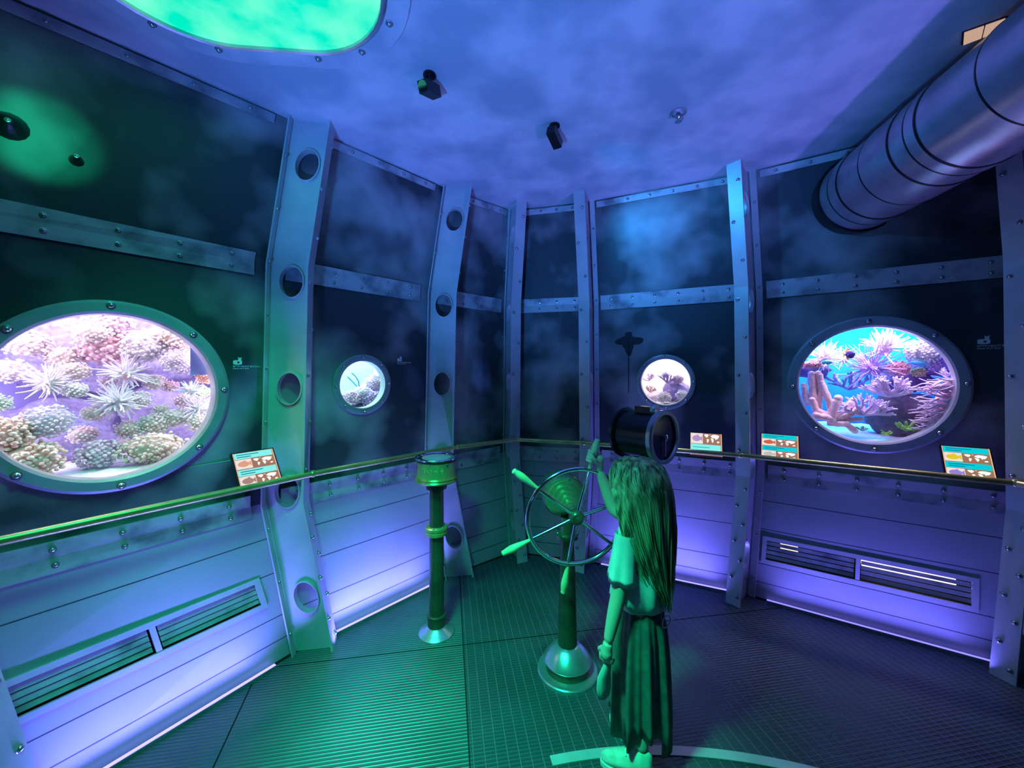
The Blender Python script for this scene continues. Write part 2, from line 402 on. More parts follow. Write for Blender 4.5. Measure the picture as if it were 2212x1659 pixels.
# ------------------------------------------------------------------ riveted bands and wall details
BTXT = {('X', 'G'): 'nearest the left edge', ('G', 'A'): 'over the big left porthole bay', ('A', 'B'): 'in the bay of the small left porthole', ('B', 'C'): 'in the dark bay left of the bow corner',
        ('C', 'D'): 'in the narrow bay right of the bow corner', ('D', 'E'): 'in the bay of the small right porthole', ('E', 'F'): 'in the bay of the big right porthole'}
for (k1, k2), txt in BTXT.items():
    if k1 == 'X': continue
    ln = blen(k1, k2, 1.2); sa, sb = 0.075/ln, 1-0.075/ln
    for zj, pos, h in ((Z1, 'low', 0.062), (Z2, 'upper', 0.060), (ZC-0.035, 'ceiling', 0.045)):
        org = BP(k1, k2, .5, zj)
        word = {'low': 'low riveted wall band below the handrail ', 'upper': 'upper riveted wall band ', 'ceiling': 'riveted steel band along the ceiling edge '}[pos]
        t = thing('riveted_band', word + txt.replace('over', 'in'), 'band', org, 'riveted wall bands')
        spans = ((zj, zj+h, 'upper_strip'), (zj-h, zj, 'lower_strip')) if pos != 'ceiling' else ((zj-h/2, zj+h/2, 'strip'),)
        nb = max(2, round(ln/0.21))
        for z0, z1, nm in spans:
            zm = (z0+z1)/2; n = BN(k1, k2, zm); b = MB()
            q = [BP(k1, k2, sa, z0)+n*.002, BP(k1, k2, sb, z0)+n*.002, BP(k1, k2, sb, z1)+n*.002, BP(k1, k2, sa, z1)+n*.002]
            b.loft([q, [p+n*0.010 for p in q]], caps=True); b.build(nm, M['band'], t, org, smooth=0)
            for i in range(nb):
                bolt(BP(k1, k2, sa+(sb-sa)*(i+.5)/nb, zm)+n*0.012, n, 0.009, t, org)

# LED channels along the wall foot
LEDW = 8.5
LED = [(('G', 'A'), 'glowing violet light strip along the foot of the left wall', 1.0), (('A', 'B'), 'glowing violet light strip behind the brass compass stand', 1.0),
       (('D', 'E'), 'violet light strip at the wall foot under the small right porthole', 0.8), (('E', 'F'), 'violet light strip along the foot of the right wall', 0.5)]
for (k1, k2), lab, st in LED:
    ln = blen(k1, k2, 0); sa, sb = 0.12/ln, 1-0.12/ln; org = BP(k1, k2, .5, 0)
    t = thing('led_strip', lab, 'light strip', org, 'light strips at the wall foot'); n = BN(k1, k2, 0.2); n = V((n.x, n.y, 0)).normalized()
    a0, a1 = BP(k1, k2, sa, 0), BP(k1, k2, sb, 0); d = (a1-a0); L_ = d.length; d.normalize(); mid = (a0+a1)/2
    lo = area('led_throw', mid + n*0.16 + V((0, 0, .02)), mid + V((0, 0, .35)), LEDW*st, (0.15, 0.14, 1.0), L_*.88, 0.03)
    lo.data.spread = math.radians(115); zz_ = (n*.16 - V((0, 0, .33))).normalized(); lo.rotation_euler = Matrix((d, zz_.cross(d), zz_)).transposed().to_euler()
    ax = (d, n, V((0, 0, 1)))
    b = MB(); b.box(mid+n*0.047+V((0, 0, 0.008)), (L_, 0.004, 0.016), ax); b.box(mid+n*0.033+V((0, 0, 0.002)), (L_, 0.026, 0.004), ax); b.build('channel', M['steel'], t, org, smooth=0)
    b = MB(); b.box(mid+n*0.033+V((0, 0, 0.009)), (L_, 0.022, 0.010), ax)
    b.build('diffuser', emit('led_diffuser', (0.20, 0.17, 1.0), 4.0*st), t, org, smooth=0)

# ventilation grilles
def vent(k1, k2, rect, label):
    sa, sb, za, zb = rect; org = BP(k1, k2, (sa+sb)/2, za); t = thing('vent_grille', label, 'vent', org)
    n = BN(k1, k2, 0.3); a0, a1 = BP(k1, k2, sa, za), BP(k1, k2, sb, za); d = (a1-a0).normalized(); up = (BP(k1, k2, sa, zb)-a0).normalized()
    Ln, H = (a1-a0).length, (BP(k1, k2, sa, zb)-a0).length; ax = (d, n, up); c = (BP(k1, k2, (sa+sb)/2, (za+zb)/2))
    f = MB(); fw = 0.026
    for sg in (-1, 1):
        f.box(c + up*sg*(H/2-fw/2+0.006) + n*0.004, (Ln+0.012, 0.014, fw), ax); f.box(c + d*sg*(Ln/2-fw/2+0.006) + n*0.004, (fw, 0.0136, H-0.02), ax)
    f.build('frame', M['rib'], t, org, smooth=0)
    f = MB(); f.box(c + n*0.002, (0.02, 0.014, H-0.04), ax); f.build('mullion', M['rib'], t, org, smooth=0)
    f = MB()
    for (cc, sz) in ((c - n*0.12, (Ln, 0.004, H)), (c + up*H/2 - n*0.06, (Ln, 0.12, 0.004)), (c - up*H/2 - n*0.06, (Ln, 0.12, 0.004)), (c + d*Ln/2 - n*0.06, (0.004, 0.12, H)), (c - d*Ln/2 - n*0.06, (0.004, 0.12, H))):
        f.box(cc, sz, ax)
    f.build('duct_box', M['dark'], t, org, smooth=0)
    slup = (up - n*0.35).normalized(); sln = slup.cross(d); q = (d, sln, slup)
    for sg in (-1, 1):
        for j in range(4):
            f = MB(); hh = H-0.052
            f.box(c + d*sg*Ln/4 + up*(-hh/2 + hh*(j+0.5)/4) - n*0.010, (Ln/2-0.034, 0.003, 0.022), q); f.build('slat', M['band'], t, org, smooth=0)
    return c, d, n, up, Ln, H
vent('G', 'A', VENT[('G', 'A')], 'long two-part vent grille low on the left wall')
c, d, n, up, Ln, H = vent('E', 'F', VENT[('E', 'F')], 'long two-part vent grille low on the right wall, light showing through')
t = thing('tube_lamp', 'warm white tube lamp glowing behind the right vent grille', 'lamp', c - n*0.09)
for x0, x1, s in ((0.03, 0.44, 1.0), (-0.40, -0.30, 0.6)):
    b = MB(); b.tube([c - n*0.085 + d*x0*Ln + up*0.03, c - n*0.085 + d*x1*Ln + up*0.03], 0.02, 12); b.build('tube', emit('warm_tube', (1.0, 0.82, 0.62), 2.2*s), t, c - n*0.09)

# ------------------------------------------------------------------ handrail
ZR = 0.98
pts = []
def railp(k): return WP(k, 1.0, WEB+0.012+0.03) + V((0, 0, ZR-1.0))
t = thing('handrail', 'long brass handrail running along the ribs round the bow', 'handrail', railp('C'))
org = railp('C')
xk = [BP('X', 'G', 0.45, 1.0, 0.242), railp('G'), railp('A'), railp('B'), railp('C'), railp('D'), railp('E'), railp('F'), BP('F', 'Y', 0.5, 1.0, 0.242)]
for i in range(len(xk)-1):
    b = MB(); p, q = xk[i].copy(), xk[i+1].copy(); p.z = q.z = ZR; e = (q-p).normalized()*0.004
    b.tube([p+e, p.lerp(q, .33), p.lerp(q, .67), q-e], 0.017, 16); b.build('rail', M['brass'], t, org)
for k in 'GABCDEF':
    b = MB(); p = railp(k); p.z = ZR; b.ball(p, 0.0215, 14, 8); u = fu(k); b.tube([p, p+u*0.042-V((0, 0, .0))], 0.011, 12)
    b.lathe([(0.02, 0), (0.02, 0.005)], p+u*0.026, u, 16); b.build('bracket', M['brass'], t, org)

# ------------------------------------------------------------------ portholes
PLAB = {'left': ('big round riveted porthole frame on the left wall', 0.405), 'small_left': ('small round porthole frame left of the brass compass stand', 0.196),
        'small_right': ('small round porthole frame right of the bow, above the black drum', 0.216), 'right': ('big dark round porthole frame on the right wall', 0.428)}
PF = {}
for key, (k1, k2, s0, zc, r) in PORT.items():
    c = BP(k1, k2, s0, zc); n = BN(k1, k2, zc); ex = n.cross(V((0, 0, 1))).normalized(); ez = ex.cross(n) if ex.cross(n).z > 0 else -ex.cross(n)
    ex = (WP(k2, zc)-WP(k1, zc)).normalized(); ez = n.cross(ex); ez = ez if ez.z > 0 else -ez
    PF[key] = (c, ex, -n, ez, r)
    lab, ro = PLAB[key]; t = thing('porthole', lab, 'porthole', c)
    th = 0.032 if r > .3 else 0.02
    b = MB(); b.lathe([(r-0.004, -0.05), (r-0.004, th*0.75), (r+0.006, th), (ro-0.012, th), (ro, th*0.7), (ro, 0.001), (r+0.01, 0.001), (r+0.01, -0.05)], c, n, 96, caps=False)
    b.add([], []); b.build('frame_ring', M['ring'], t, c)
    b = MB(); b.lathe([(r-0.003, -0.012), (r-0.003, -0.006)], c, n, 96); b.build('glass', M['pane'], t, c)
    nb = 8
    for i in range(nb):
        a_ = 2*PI*(i+0.05)/nb; rm = (r+ro)/2+0.004
        bolt(c + (ex*math.cos(a_) + ez*math.sin(a_))*rm + n*th, n, 0.0125 if r > .3 else 0.008, t, c)

# ------------------------------------------------------------------ aquarium tanks
def jit(p, a): return p + V((R.uniform(-a, a), R.uniform(-a, a), R.uniform(-a, a)))
CORM = {}
def cmat(col, c2=None, rough=0.6):
    key = (col, c2)
    if key not in CORM: CORM[key] = mottled('coral_tissue', col, c2 or tuple(min(1, x*1.35+.05) for x in col), 45.0, rough, 0, 0.25)
    return CORM[key]
class Tank:
    def __init__(s, key, hw, h0, h1, dep, label):
        s.c, s.ex, s.ey, s.ez, s.r = PF[key]; s.hw, s.h0, s.h1, s.dep = hw, h0, h1, dep; s.key = key
        s.t = thing('aquarium', label, 'aquarium', s.c); s.ax = (s.ex, s.ey, s.ez)
    def p(s, x, y, z): return s.c + s.ex*x + s.ey*y + s.ez*z
    def at(s, u, v, d):
        g = s.c + (s.ex*u + s.ez*v)*s.r; cam_ = V((0, 0, CAM_Z)); dr = g - cam_
        k = (s.c + s.ey*d - cam_).dot(s.ey)/dr.dot(s.ey); q = cam_ + dr*k; s.k = k
        rel = q - s.c; x = max(-s.hw+.04, min(s.hw-.04, rel.dot(s.ex))); z = max(s.h0+.02, min(s.h1-.02, rel.dot(s.ez)))
        return s.p(x, d, z)
    def shell(s, back, sidem):
        b = MB(); b.quad(s.p(-s.hw, s.dep, s.h0), s.p(s.hw, s.dep, s.h0), s.p(s.hw, s.dep, s.h1), s.p(-s.hw, s.dep, s.h1)); b.build('backdrop', back, s.t, s.c, smooth=0)
        b = MB()
        for x in (-s.hw, s.hw): b.quad(s.p(x, .055, s.h0), s.p(x, s.dep, s.h0), s.p(x, s.dep, s.h1), s.p(x, .055, s.h1))
        b.quad(s.p(-s.hw, .055, s.h1), s.p(s.hw, .055, s.h1), s.p(s.hw, s.dep, s.h1), s.p(-s.hw, s.dep, s.h1))
        b.quad(s.p(-s.hw, .055, s.h0), s.p(s.hw, .055, s.h0), s.p(s.hw, s.dep, s.h0), s.p(-s.hw, s.dep, s.h0)); b.build('tank_wall', sidem, s.t, s.c, smooth=0)
    def sand(s, z, front=None):
        b = MB(); N = 24; rows = []
        for j in range(N//2+1):
            q_ = j/(N//2); y = .002 + (s.dep-.012)*q_**1.3; k_ = min(1, y/.09)
            zz = (-s.r-.004)*(1-k_) + z*k_ + 0.05*max(0, q_-.3)
            rows.append([s.p(-s.hw+.01 + (2*s.hw-.02)*i/N, y, zz + k_*0.014*noise.noise(V((i*.7, j*.7, s.c.x)))) for i in range(N+1)])
        b.loft(rows, closed=False); b.build('sand_bed', M['sand'], s.t, s.c, fix=True)
    def lamp(s, x, y, power, col, sx=.3, sy=.2, z=None):
        area('tank_lamp_and_fill', s.p(x, y, (z if z is not None else s.h1-.02)), s.p(x, y, 0), power, col, sx, sy)

def frame_of(tk): return tk.ex, tk.ey, tk.ez
def lump(tk, u, v, d, r, col, label, name='polyp_coral', cat='coral', n=70, bump=0.22, fine=True, group=None, scl=(1, .7, .8), rock=(0.25, 0.2, 0.3)):
    c = tk.at(u, v, d); r = r*tk.r*tk.k; t = thing(name, label, cat, c, group)
    b = MB(); rings = []
    b.ball(c, r*0.86, 20, 12)
    for i, p in enumerate(b.v):
        q = p - c; nn = noise.noise(p*4/r*.35)*.25 + noise.noise(p*9/r*.35)*.12; q *= (1+nn); e = frame_of(tk)
        b.v[i] = c + e[0]*q.x*scl[0] + e[1]*q.y*scl[1] + e[2]*q.z*scl[2]
    b.build('rock_base', cmat(tuple(x*.62 for x in col), tuple(x*.85 for x in col)), t, c, smooth=60)
    b = MB(); e = frame_of(tk)
    if fine: n, bump = int(n*2.6), bump*.62
    for i in range(n):
        zz = 1-2*(i+.5)/n; a_ = i*2.39996; rr = math.sqrt(1-zz*zz); q = V((rr*math.cos(a_), rr*math.sin(a_), zz))
        if q.y > .45: continue
        f = 0.84 + 0.26*R.random() + .22*noise.noise(q*2.3+c*9); cc = c + (e[0]*q.x*scl[0] + e[1]*q.y*scl[1] + e[2]*q.z*scl[2])*r*f
        b.ball(cc, r*bump*(.45+.6*R.random()), 6, 4, (1, 1, .8))
    b.build('polyps', cmat(col), t, c, smooth=80); return t
def anemone(tk, u, v, d, r, col, tip, label, n=90, up=0.6, length=.85, thick=0.06, group=None, name='sea_anemone', cat='anemone', lean=(0, -1, 0)):
    c = tk.at(u, v, d); r = r*tk.r*tk.k; e = frame_of(tk); t = thing(name, label, cat, c, group)
    b = MB(); b.ball(c, r*.42, 16, 10, (1, .8, .8)); b.build('column', cmat(col), t, c, smooth=80)
    b = MB()
    for i in range(n):
        q = V((R.gauss(0, 1), R.gauss(-.5, .7), R.gauss(up, .8))).normalized(); dirv = e[0]*q.x + e[1]*q.y + e[2]*q.z
        ln = r*(0.6+.45*R.random())*length; p0 = c + dirv*r*.32; bend = e[0]*R.uniform(-1, 1) + e[2]*R.uniform(-.6, 1) + e[1]*R.uniform(-.5, .3)
        ps = [p0 + dirv*ln*s + bend*ln*.35*s*s for s in (0, .25, .5, .75, 1)]
        b.tube(ps, lambda s: r*thick*(1.15-.75*s), 5)
    b.build('tentacles', cmat(tip), t, c, smooth=80); return t
def branching(tk, u, v, d, r, col, label, levels=3, n=7, thick=0.07, spread=.8, up=.7, group=None, name='branching_coral', kids=3, bumps=False):
    c = tk.at(u, v, d); r = r*tk.r*tk.k; e = frame_of(tk); b = MB()
    def grow(p, dr, ln, th, lv):
        q = p + dr*ln*.5 + (e[0]*R.uniform(-1, 1)+e[2]*R.uniform(-.2, 1))*ln*.08; s = p + dr*ln
        b.tube([p, q, s], lambda x: th*(1-.3*x), 7); b.ball(s, th*.74, 7, 5)
        if lv > 0:
            for _ in range(kids if lv > 1 else kids-1 or 1):
                nd = (dr + e[0]*R.uniform(-1, 1)*spread + e[1]*R.uniform(-.8, .5)*spread + e[2]*R.uniform(-.2, .9)*spread).normalized()
                grow(s - dr*ln*R.uniform(0, .35), nd, ln*R.uniform(.55, .8), th*.74, lv-1)
    for i in range(n):
        dr = (e[0]*R.uniform(-1, 1) + e[1]*R.uniform(-.7, .3) + e[2]*R.uniform(.1, 1)*up*1.5).normalized(); grow(c, dr, r*.45, r*thick, levels-1)
    return tag(b.build(name, cmat(col), None, c, smooth=80), label, 'coral', group)
def fingers(tk, spec, d, col, label, group=None):
    p0 = tk.at(spec[0][0][0][0], spec[0][0][0][1], d); b = MB()
    for path, th in spec:
        ps = [tk.at(a, c_, d + dd) for a, c_, dd in path]; rr = th*tk.r*tk.k
        dens = []
        for i in range(len(ps)-1):
            for s in (0, .34, .67): dens.append(ps[i].lerp(ps[i+1], s))
        dens.append(ps[-1]); dens = [jit(p, rr*.12) for p in dens]
        b.tube(dens, lambda s: rr*(1.05-.15*s+.1*math.sin(s*17)), 10); b.ball(dens[-1], rr*.92, 10, 6)
    return tag(b.build('finger_coral', cmat(col), None, p0, smooth=80), label, 'coral', group)
def whips(tk, u, v, d, r, col, label, n=90, dirx=-1.0):
    c = tk.at(u, v, d); r = r*tk.r*tk.k; e = frame_of(tk); t = thing('whip_coral', label, 'coral', c)
    b = MB(); b.ball(c + e[0]*r*.2, r*.62, 16, 10, (.8, .5, 1)); b.build('fleshy_base', cmat((0.62, .33, .52)), t, c, smooth=80)
    b = MB()
    for i in range(n):
        z0 = R.uniform(-.85, .85); p = c + e[0]*R.uniform(-.05, .5)*r + e[2]*z0*r + e[1]*R.uniform(-.55, -.2)*r
        dr = (e[0]*dirx + e[2]*R.uniform(-.25, .35) + e[1]*R.uniform(-.3, .1)).normalized(); ln = r*R.uniform(.5, .95); w1, w2 = R.uniform(-1, 1), R.uniform(0, 6)
        ps = [p + dr*ln*s + e[2]*(w1*.16*s*s + .05*math.sin(w2+s*7))*r for s in (0, .2, .4, .6, .8, 1)]
        b.tube(ps, lambda s: r*.026*(1.1-.6*s), 5)
    b.build('whips', cmat((0.80, .55, .72)), t, c, smooth=80); return t
def rock(tk, u, v, d, r, col, label, scl=(1.2, .8, .8)):
    c = tk.at(u, v, d); r = r*tk.r*tk.k; e = frame_of(tk); b = MB(); b.ball(c, r, 26, 18)
    for i, p in enumerate(b.v):
        q = (p-c); k = 1 + .35*noise.noise(p*3.3/r*.4) + .18*noise.noise(p*9/r*.4) + .08*noise.noise(p*22/r*.4)
        b.v[i] = c + (e[0]*q.x*scl[0] + e[1]*q.y*scl[1] + e[2]*q.z*scl[2])*k
    return tag(b.build('reef_rock', cmat(col, tuple(x*1.6 for x in col), .9), None, c, smooth=60), label, 'rock')
def fish(tk, u, v, d, ln, hgt, col, fincol, label, face=1, tilt=0.0):
    c = tk.at(u, v, d); ln = ln*tk.r*tk.k; hgt = hgt*tk.r*tk.k; e = frame_of(tk); t = thing('fish', label, 'fish', c)
    fx = (e[0]*face*math.cos(tilt) + e[2]*math.sin(tilt)); fz = (e[2]*math.cos(tilt) - e[0]*face*math.sin(tilt)); fy = e[1]
    b = MB(); rings = []
    for i in range(13):
        s = i/12; h = hgt*.5*max(.04, math.sin(PI*min(1, s*.93+.03))**.8*(1-.35*s)); wd = h*.42
        rings.append([c + fx*ln*(.5-s*.82) + fz*h*math.sin(2*PI*k/12) + fy*wd*math.cos(2*PI*k/12) for k in range(12)])
    b.loft(rings, caps=True); b.build('body', cmat(col, tuple(x*1.2 for x in col), .35), t, c, smooth=80)
    def fin(pp, nm):
        q = MB(); q.loft([[p + fy*.0015 for p in pp], [p - fy*.0015 for p in pp]], caps=True); q.build(nm, cmat(fincol, fincol, .4), t, c, smooth=0)
    tb = c - fx*ln*.31; fin([tb+fz*hgt*.06, tb-fx*ln*.2+fz*hgt*.34, tb-fx*ln*.13, tb-fx*ln*.2-fz*hgt*.34, tb-fz*hgt*.06], 'tail_fin')
    fin([c+fx*ln*.2+fz*hgt*.38, c-fx*ln*.02+fz*hgt*.62, c-fx*ln*.28+fz*hgt*.3, c-fx*ln*.25+fz*hgt*.14, c+fz*hgt*.3], 'dorsal_fin')
    fin([c-fx*ln*.02-fz*hgt*.34, c-fx*ln*.12-fz*hgt*.55, c-fx*ln*.28-fz*hgt*.26, c-fx*ln*.22-fz*hgt*.12], 'anal_fin')
    q = MB(); q.ball(c + fx*ln*.36 + fz*hgt*.06 - fy*hgt*.12, hgt*.05, 8, 6); q.build('eye', M['iris'], t, c)

# --- big left tank
T = Tank('left', 0.55, -0.50, 0.72, 0.74, 'big lilac lit coral aquarium behind the left porthole')
T.shell(mottled('lilac_haze_backdrop', (0.36, 0.32, 0.72), (0.5, 0.44, 0.86), 3.0, .9), plain('tank_side_lilac', (0.45, 0.42, 0.7), .8)); T.sand(-0.335)  # lilac of the backdrop colour stands in for haze in the water
area('tank_lamp_and_fill', T.p(0, .10, .52), T.p(0, .34, -.15), 7, (0.97, 0.84, 1.0), .9, .08); T.lamp(0, .45, 8, (0.62, 0.58, 1.0), .8, .25)  # the front strip is an added fill light, hidden above the window
for sx in (-1, 1): area('tank_lamp_and_fill', T.p(.53*sx, .09, .0), T.p(-.05*sx, .40, -.12), 5.0, (0.95, 0.82, 1.0), .08, .6)  # unseen side strips, added to brighten the coral fronts evenly
PK, CR, LW, PE, OR, TN = (0.92, .58, .66), (0.95, .78, .74), (0.90, .78, .95), (0.95, .66, .56), (0.95, .52, .40), (0.88, .66, .58)
rock(T, -.45, -.45, .60, .50, (.30, .27, .45), 'lilac grey reef rock low in the left part of the left aquarium')  # lilac in these rock colours carries the veil of water haze
rock(T, .55, -.30, .60, .50, (.30, .27, .45), 'lilac grey reef rock low in the right part of the left aquarium')
rock(T, -.35, .45, .66, .50, (.30, .27, .45), 'lilac grey reef rock high in the left part of the left aquarium')
rock(T, .5, .6, .64, .48, (.30, .27, .45), 'lilac grey reef rock high in the right part of the left aquarium')
anemone(T, .02, -.08, .20, .23, LW, (0.86, .84, .95), 'white many-armed anemone in the middle of the left aquarium', 95, .2)
anemone(T, .10, .27, .24, .24, (0.88, .58, .55), LW, 'pink anemone above the white anemone in the left aquarium', 70, .3)
anemone(T, .74, .02, .14, .16, LW, (0.88, .85, .95), 'small white anemone at the right rim of the left aquarium', 50, .6)
anemone(T, .80, -.22, .2, .2, LW, (0.84, .78, .92), 'pale lilac anemone below the green polyps at the right rim', 60, .3)
anemone(T, -.52, .17, .22, .20, (0.85, .60, .60), (0.86, .76, .84), 'pink anemone on the upper left side of the left aquarium', 80, .3)
lump(T, -.08, .58, .30, .24, PK, 'fluffy pink polyp clump at the top middle of the left aquarium')
lump(T, -.42, .46, .30, .14, CR, 'cream polyp clump high on the left of the left aquarium', n=50)
lump(T, -.33, .30, .26, .13, CR, 'cream polyp clump just above the pink anemone on the left', n=50)
lump(T, .26, .62, .26, .25, (0.88, .80, .88), 'big whitish polyp clump near the top of the left aquarium', n=110, bump=.17)
lump(T, .62, .43, .18, .19, LW, 'bumpy lilac polyp clump beside the blue plastic sheet', n=110, bump=.15)
lump(T, .62, .76, .22, .22, (.90, .68, .62), 'orange pink polyp clump at the upper right rim of the left aquarium', n=90)
lump(T, -.05, .86, .30, .22, (0.74, .55, .68), 'mauve polyp clump under the top rim of the left aquarium')
lump(T, -.32, .08, .18, .11, (0.78, .76, .78), 'flat grey polyp clump left of the white anemone', n=40)
lump(T, -.18, -.20, .22, .11, CR, 'cream polyp clump low left of the white anemone', n=40)
lump(T, .22, -.06, .20, .12, (0.86, .72, .82), 'pale pink polyp clump touching the white anemone on its right', n=50)
lump(T, .36, .16, .26, .12, CR, 'cream polyp clump right of the pink anemone in the middle', n=40)
lump(T, .52, .10, .26, .09, PK, 'little pink polyp clump in the open right middle of the left aquarium', n=35)
lump(T, .42, -.20, .26, .09, CR, 'little cream polyp clump below the open right middle', n=35)
lump(T, .12, -.42, .22, .13, CR, 'cream polyp clump below the white anemone', n=45)
lump(T, .36, -.38, .22, .16, CR, 'wide cream polyp clump low right of centre in the left aquarium', n=60)
lump(T, .58, -.32, .22, .15, (0.86, .74, .72), 'peach polyp clump low on the right of the left aquarium', n=50)
lump(T, .84, -.42, .16, .15, CR, 'cream polyp clump by the lower right rim of the left aquarium', n=50)
lump(T, .34, -.68, .16, .27, TN, 'large tan coral mound resting on the sand of the left aquarium', n=110, bump=.17, scl=(1.15, .8, .65))
lump(T, -.14, -.68, .18, .19, (0.78, .62, .78), 'mauve coral mound left of the tan mound on the sand', n=80)
lump(T, -.54, -.26, .16, .21, (0.84, .78, .95), 'knobbly white and violet coral at lower left of the left aquarium', n=110, bump=.15)
lump(T, -.84, -.36, .13, .22, PE, 'peach coral against the left rim of the left aquarium', n=80)
lump(T, -.66, -.66, .13, .25, PE, 'large peach coral at the lower left rim of the left aquarium', n=90)
lump(T, -.86, -.04, .14, .11, (0.62, .78, .62), 'greenish polyp clump at the left rim of the left aquarium', n=40)
lump(T, .84, .02, .20, .10, (0.50, .72, .40), 'green polyp clump at the right rim of the left aquarium', n=50)
lump(T, .90, .22, .16, .12, OR, 'orange coral at the right rim under the blue plastic sheet', n=50)
lump(T, -.66, .60, .30, .17, (0.90, .70, .74), 'pale pink polyp clump near the upper left rim of the left aquarium', n=55)
lump(T, -.80, .30, .26, .15, (0.90, .80, .90), 'whitish polyp clump at the left rim above the pink anemone', n=50)
lump(T, .66, -.10, .30, .12, (0.86, .66, .70), 'rose polyp clump below the small white anemone', n=45)
lump(T, -.26, -.44, .30, .13, (0.90, .74, .72), 'salmon polyp clump right of the knobbly white and violet coral', n=45)
lump(T, .06, -.62, .30, .12, (0.92, .80, .76), 'ivory polyp clump behind the tan coral mound', n=45)
lump(T, -.02, .18, .34, .12, (0.92, .76, .80), 'blush polyp clump left of the upper pink anemone', n=45)
lump(T, -.18, .76, .24, .15, (0.95, .76, .76), 'rosy polyp clump left of the mauve clump at the top', n=55)
b = MB(); q = T.at(.86, .48, .1); b.box(q, (0.10, 0.006, 0.17), T.ax); tag(b.build('plastic_sheet', plain('blue_plastic', (.28, .36, .85), .2), None, q, smooth=0), 'small blue plastic sheet at the upper right rim of the left aquarium', 'plastic sheet')

# --- big right tank
T = Tank('right', 0.52, -0.52, 0.55, 0.62, 'big blue lit coral aquarium behind the right porthole')
T.shell(mottled('blue_backdrop', (0.005, 0.20, 0.80), (0.01, 0.32, 0.9), 2.0, .9), plain('tank_side_blue', (0.03, 0.08, 0.5), .8)); T.sand(-0.36)
T.lamp(-.2, .52, 7, (0.05, 0.9, 1.0), .22, .12, .5); T.lamp(.25, .52, 7, (0.05, 0.9, 1.0), .22, .12, .5)
T.lamp(0, .15, 20, (0.85, 0.66, 1.0), .8, .22)
PP, LI, DV = (0.82, .50, .50), (0.74, .58, .86), (0.16, .09, .26)
rock(T, .42, .10, .40, .30, DV, 'dark violet rock behind the red coral in the right aquarium')
rock(T, .45, -.52, .34, .42, (.14, .10, .16), 'dark brown rock low in the right aquarium')
rock(T, -.80, .26, .34, .22, DV, 'dark violet rock at the left rim of the right aquarium')
rock(T, .82, .42, .36, .30, (.22, .12, .40), 'violet rock at the upper right rim of the right aquarium')
fingers(T, [([(-.72, -.55, 0), (-.78, -.2, 0), (-.80, .18, .02)], .065), ([(-.70, -.5, .02), (-.72, -.1, .03), (-.70, .2, .03)], .055), ([(-.72, -.5, 0), (-.66, -.1, 0), (-.67, .15, .0)], .045),
            ([(-.85, -.4, 0), (-.9, -.2, 0), (-.92, -.02, 0)], .05), ([(-.5, -.5, -.02), (-.58, -.2, -.02), (-.66, .03, 0)], .055)], .20, PP, 'tall pink finger coral at the left rim of the right aquarium')
fingers(T, [([(-.5, -.75, 0), (-.5, -.5, 0), (-.42, -.25, 0)], .075), ([(-.5, -.65, 0), (-.3, -.45, 0), (-.22, -.28, 0)], .06), ([(-.5, -.6, 0), (-.72, -.5, 0), (-.80, -.30, 0)], .06), ([(-.5, -.62, 0), (-.62, -.6, -.03), (-.74, -.58, -.04)], .065),
            ([(-.45, -.62, 0), (-.25, -.52, -.02), (-.15, -.4, -.02)], .05), ([(-.45, -.7, 0), (-.3, -.7, -.03), (-.2, -.82, -.03)], .055), ([(-.4, -.6, 0), (-.25, -.62, 0), (-.12, -.6, 0)], .045)], .15, PP, 'sprawling pink finger coral low on the left of the right aquarium')
branching(T, .24, -.18, .20, .44, LI, 'bushy lilac branching coral in the middle of the right aquarium', 3, 11, .085, .9, .55)
branching(T, -.08, -.52, .15, .44, (0.70, .56, .90), 'bushy lilac branching coral just above the sand of the right aquarium', 3, 12, .075, .95, .4)
branching(T, -.28, -.08, .38, .45, (0.24, .16, .42), 'dim purple branching coral in the background of the right aquarium', 3, 6, .07, .8, .6)
branching(T, .90, .16, .18, .17, (0.80, .66, .86), 'little whitish branching coral at the right rim of the right aquarium', 2, 8, .12, .8, .5)
anemone(T, .02, .30, .30, .42, (0.45, .28, .62), (0.50, .32, .72), 'hazy purple sea fan below the white-tipped anemone', 100, .3, .9, .022, name='sea_fan', cat='coral')
anemone(T, .16, .60, .26, .30, (0.80, .46, .66), (0.92, .80, .86), 'big pink white-tipped anemone at the top of the right aquarium', 100, .9, .8, .05)
anemone(T, -.62, .46, .24, .26, (0.78, .45, .62), (0.88, .80, .92), 'pink anemone at the upper left of the right aquarium', 90, .6, .9, .035)
anemone(T, -.36, .44, .26, .20, (0.74, .45, .66), (0.88, .82, .95), 'pink anemone beside the dark blue fish', 70, .4, 1.0, .03)
lump(T, .66, .58, .22, .24, (0.88, .80, .92), 'white crusty coral at the upper right of the right aquarium', n=110, bump=.17)
lump(T, .80, .36, .24, .15, (0.48, .30, .66), 'violet crusty coral below the white crusty coral', n=60)
lump(T, .34, .28, .24, .15, (0.80, .32, .40), 'red pink knobbly coral in the right aquarium', n=80, bump=.18)
lump(T, .58, .22, .26, .10, (0.62, .42, .30), 'tan coral knob right of the red coral', n=40)
t = lump(T, -.80, .36, .17, .14, (0.85, .36, .46), 'pink plate coral at the left rim of the right aquarium', n=60, scl=(1.1, .8, .45))
whips(T, .86, -.32, .14, .52, (0.8, .5, .7), 'pink whip coral streaming from the right rim of the right aquarium', 95)
branching(T, .44, -.74, .14, .22, (0.24, .46, .10), 'green leafy seaweed on the bottom of the right aquarium', 2, 9, .12, .8, .5, name='seaweed')
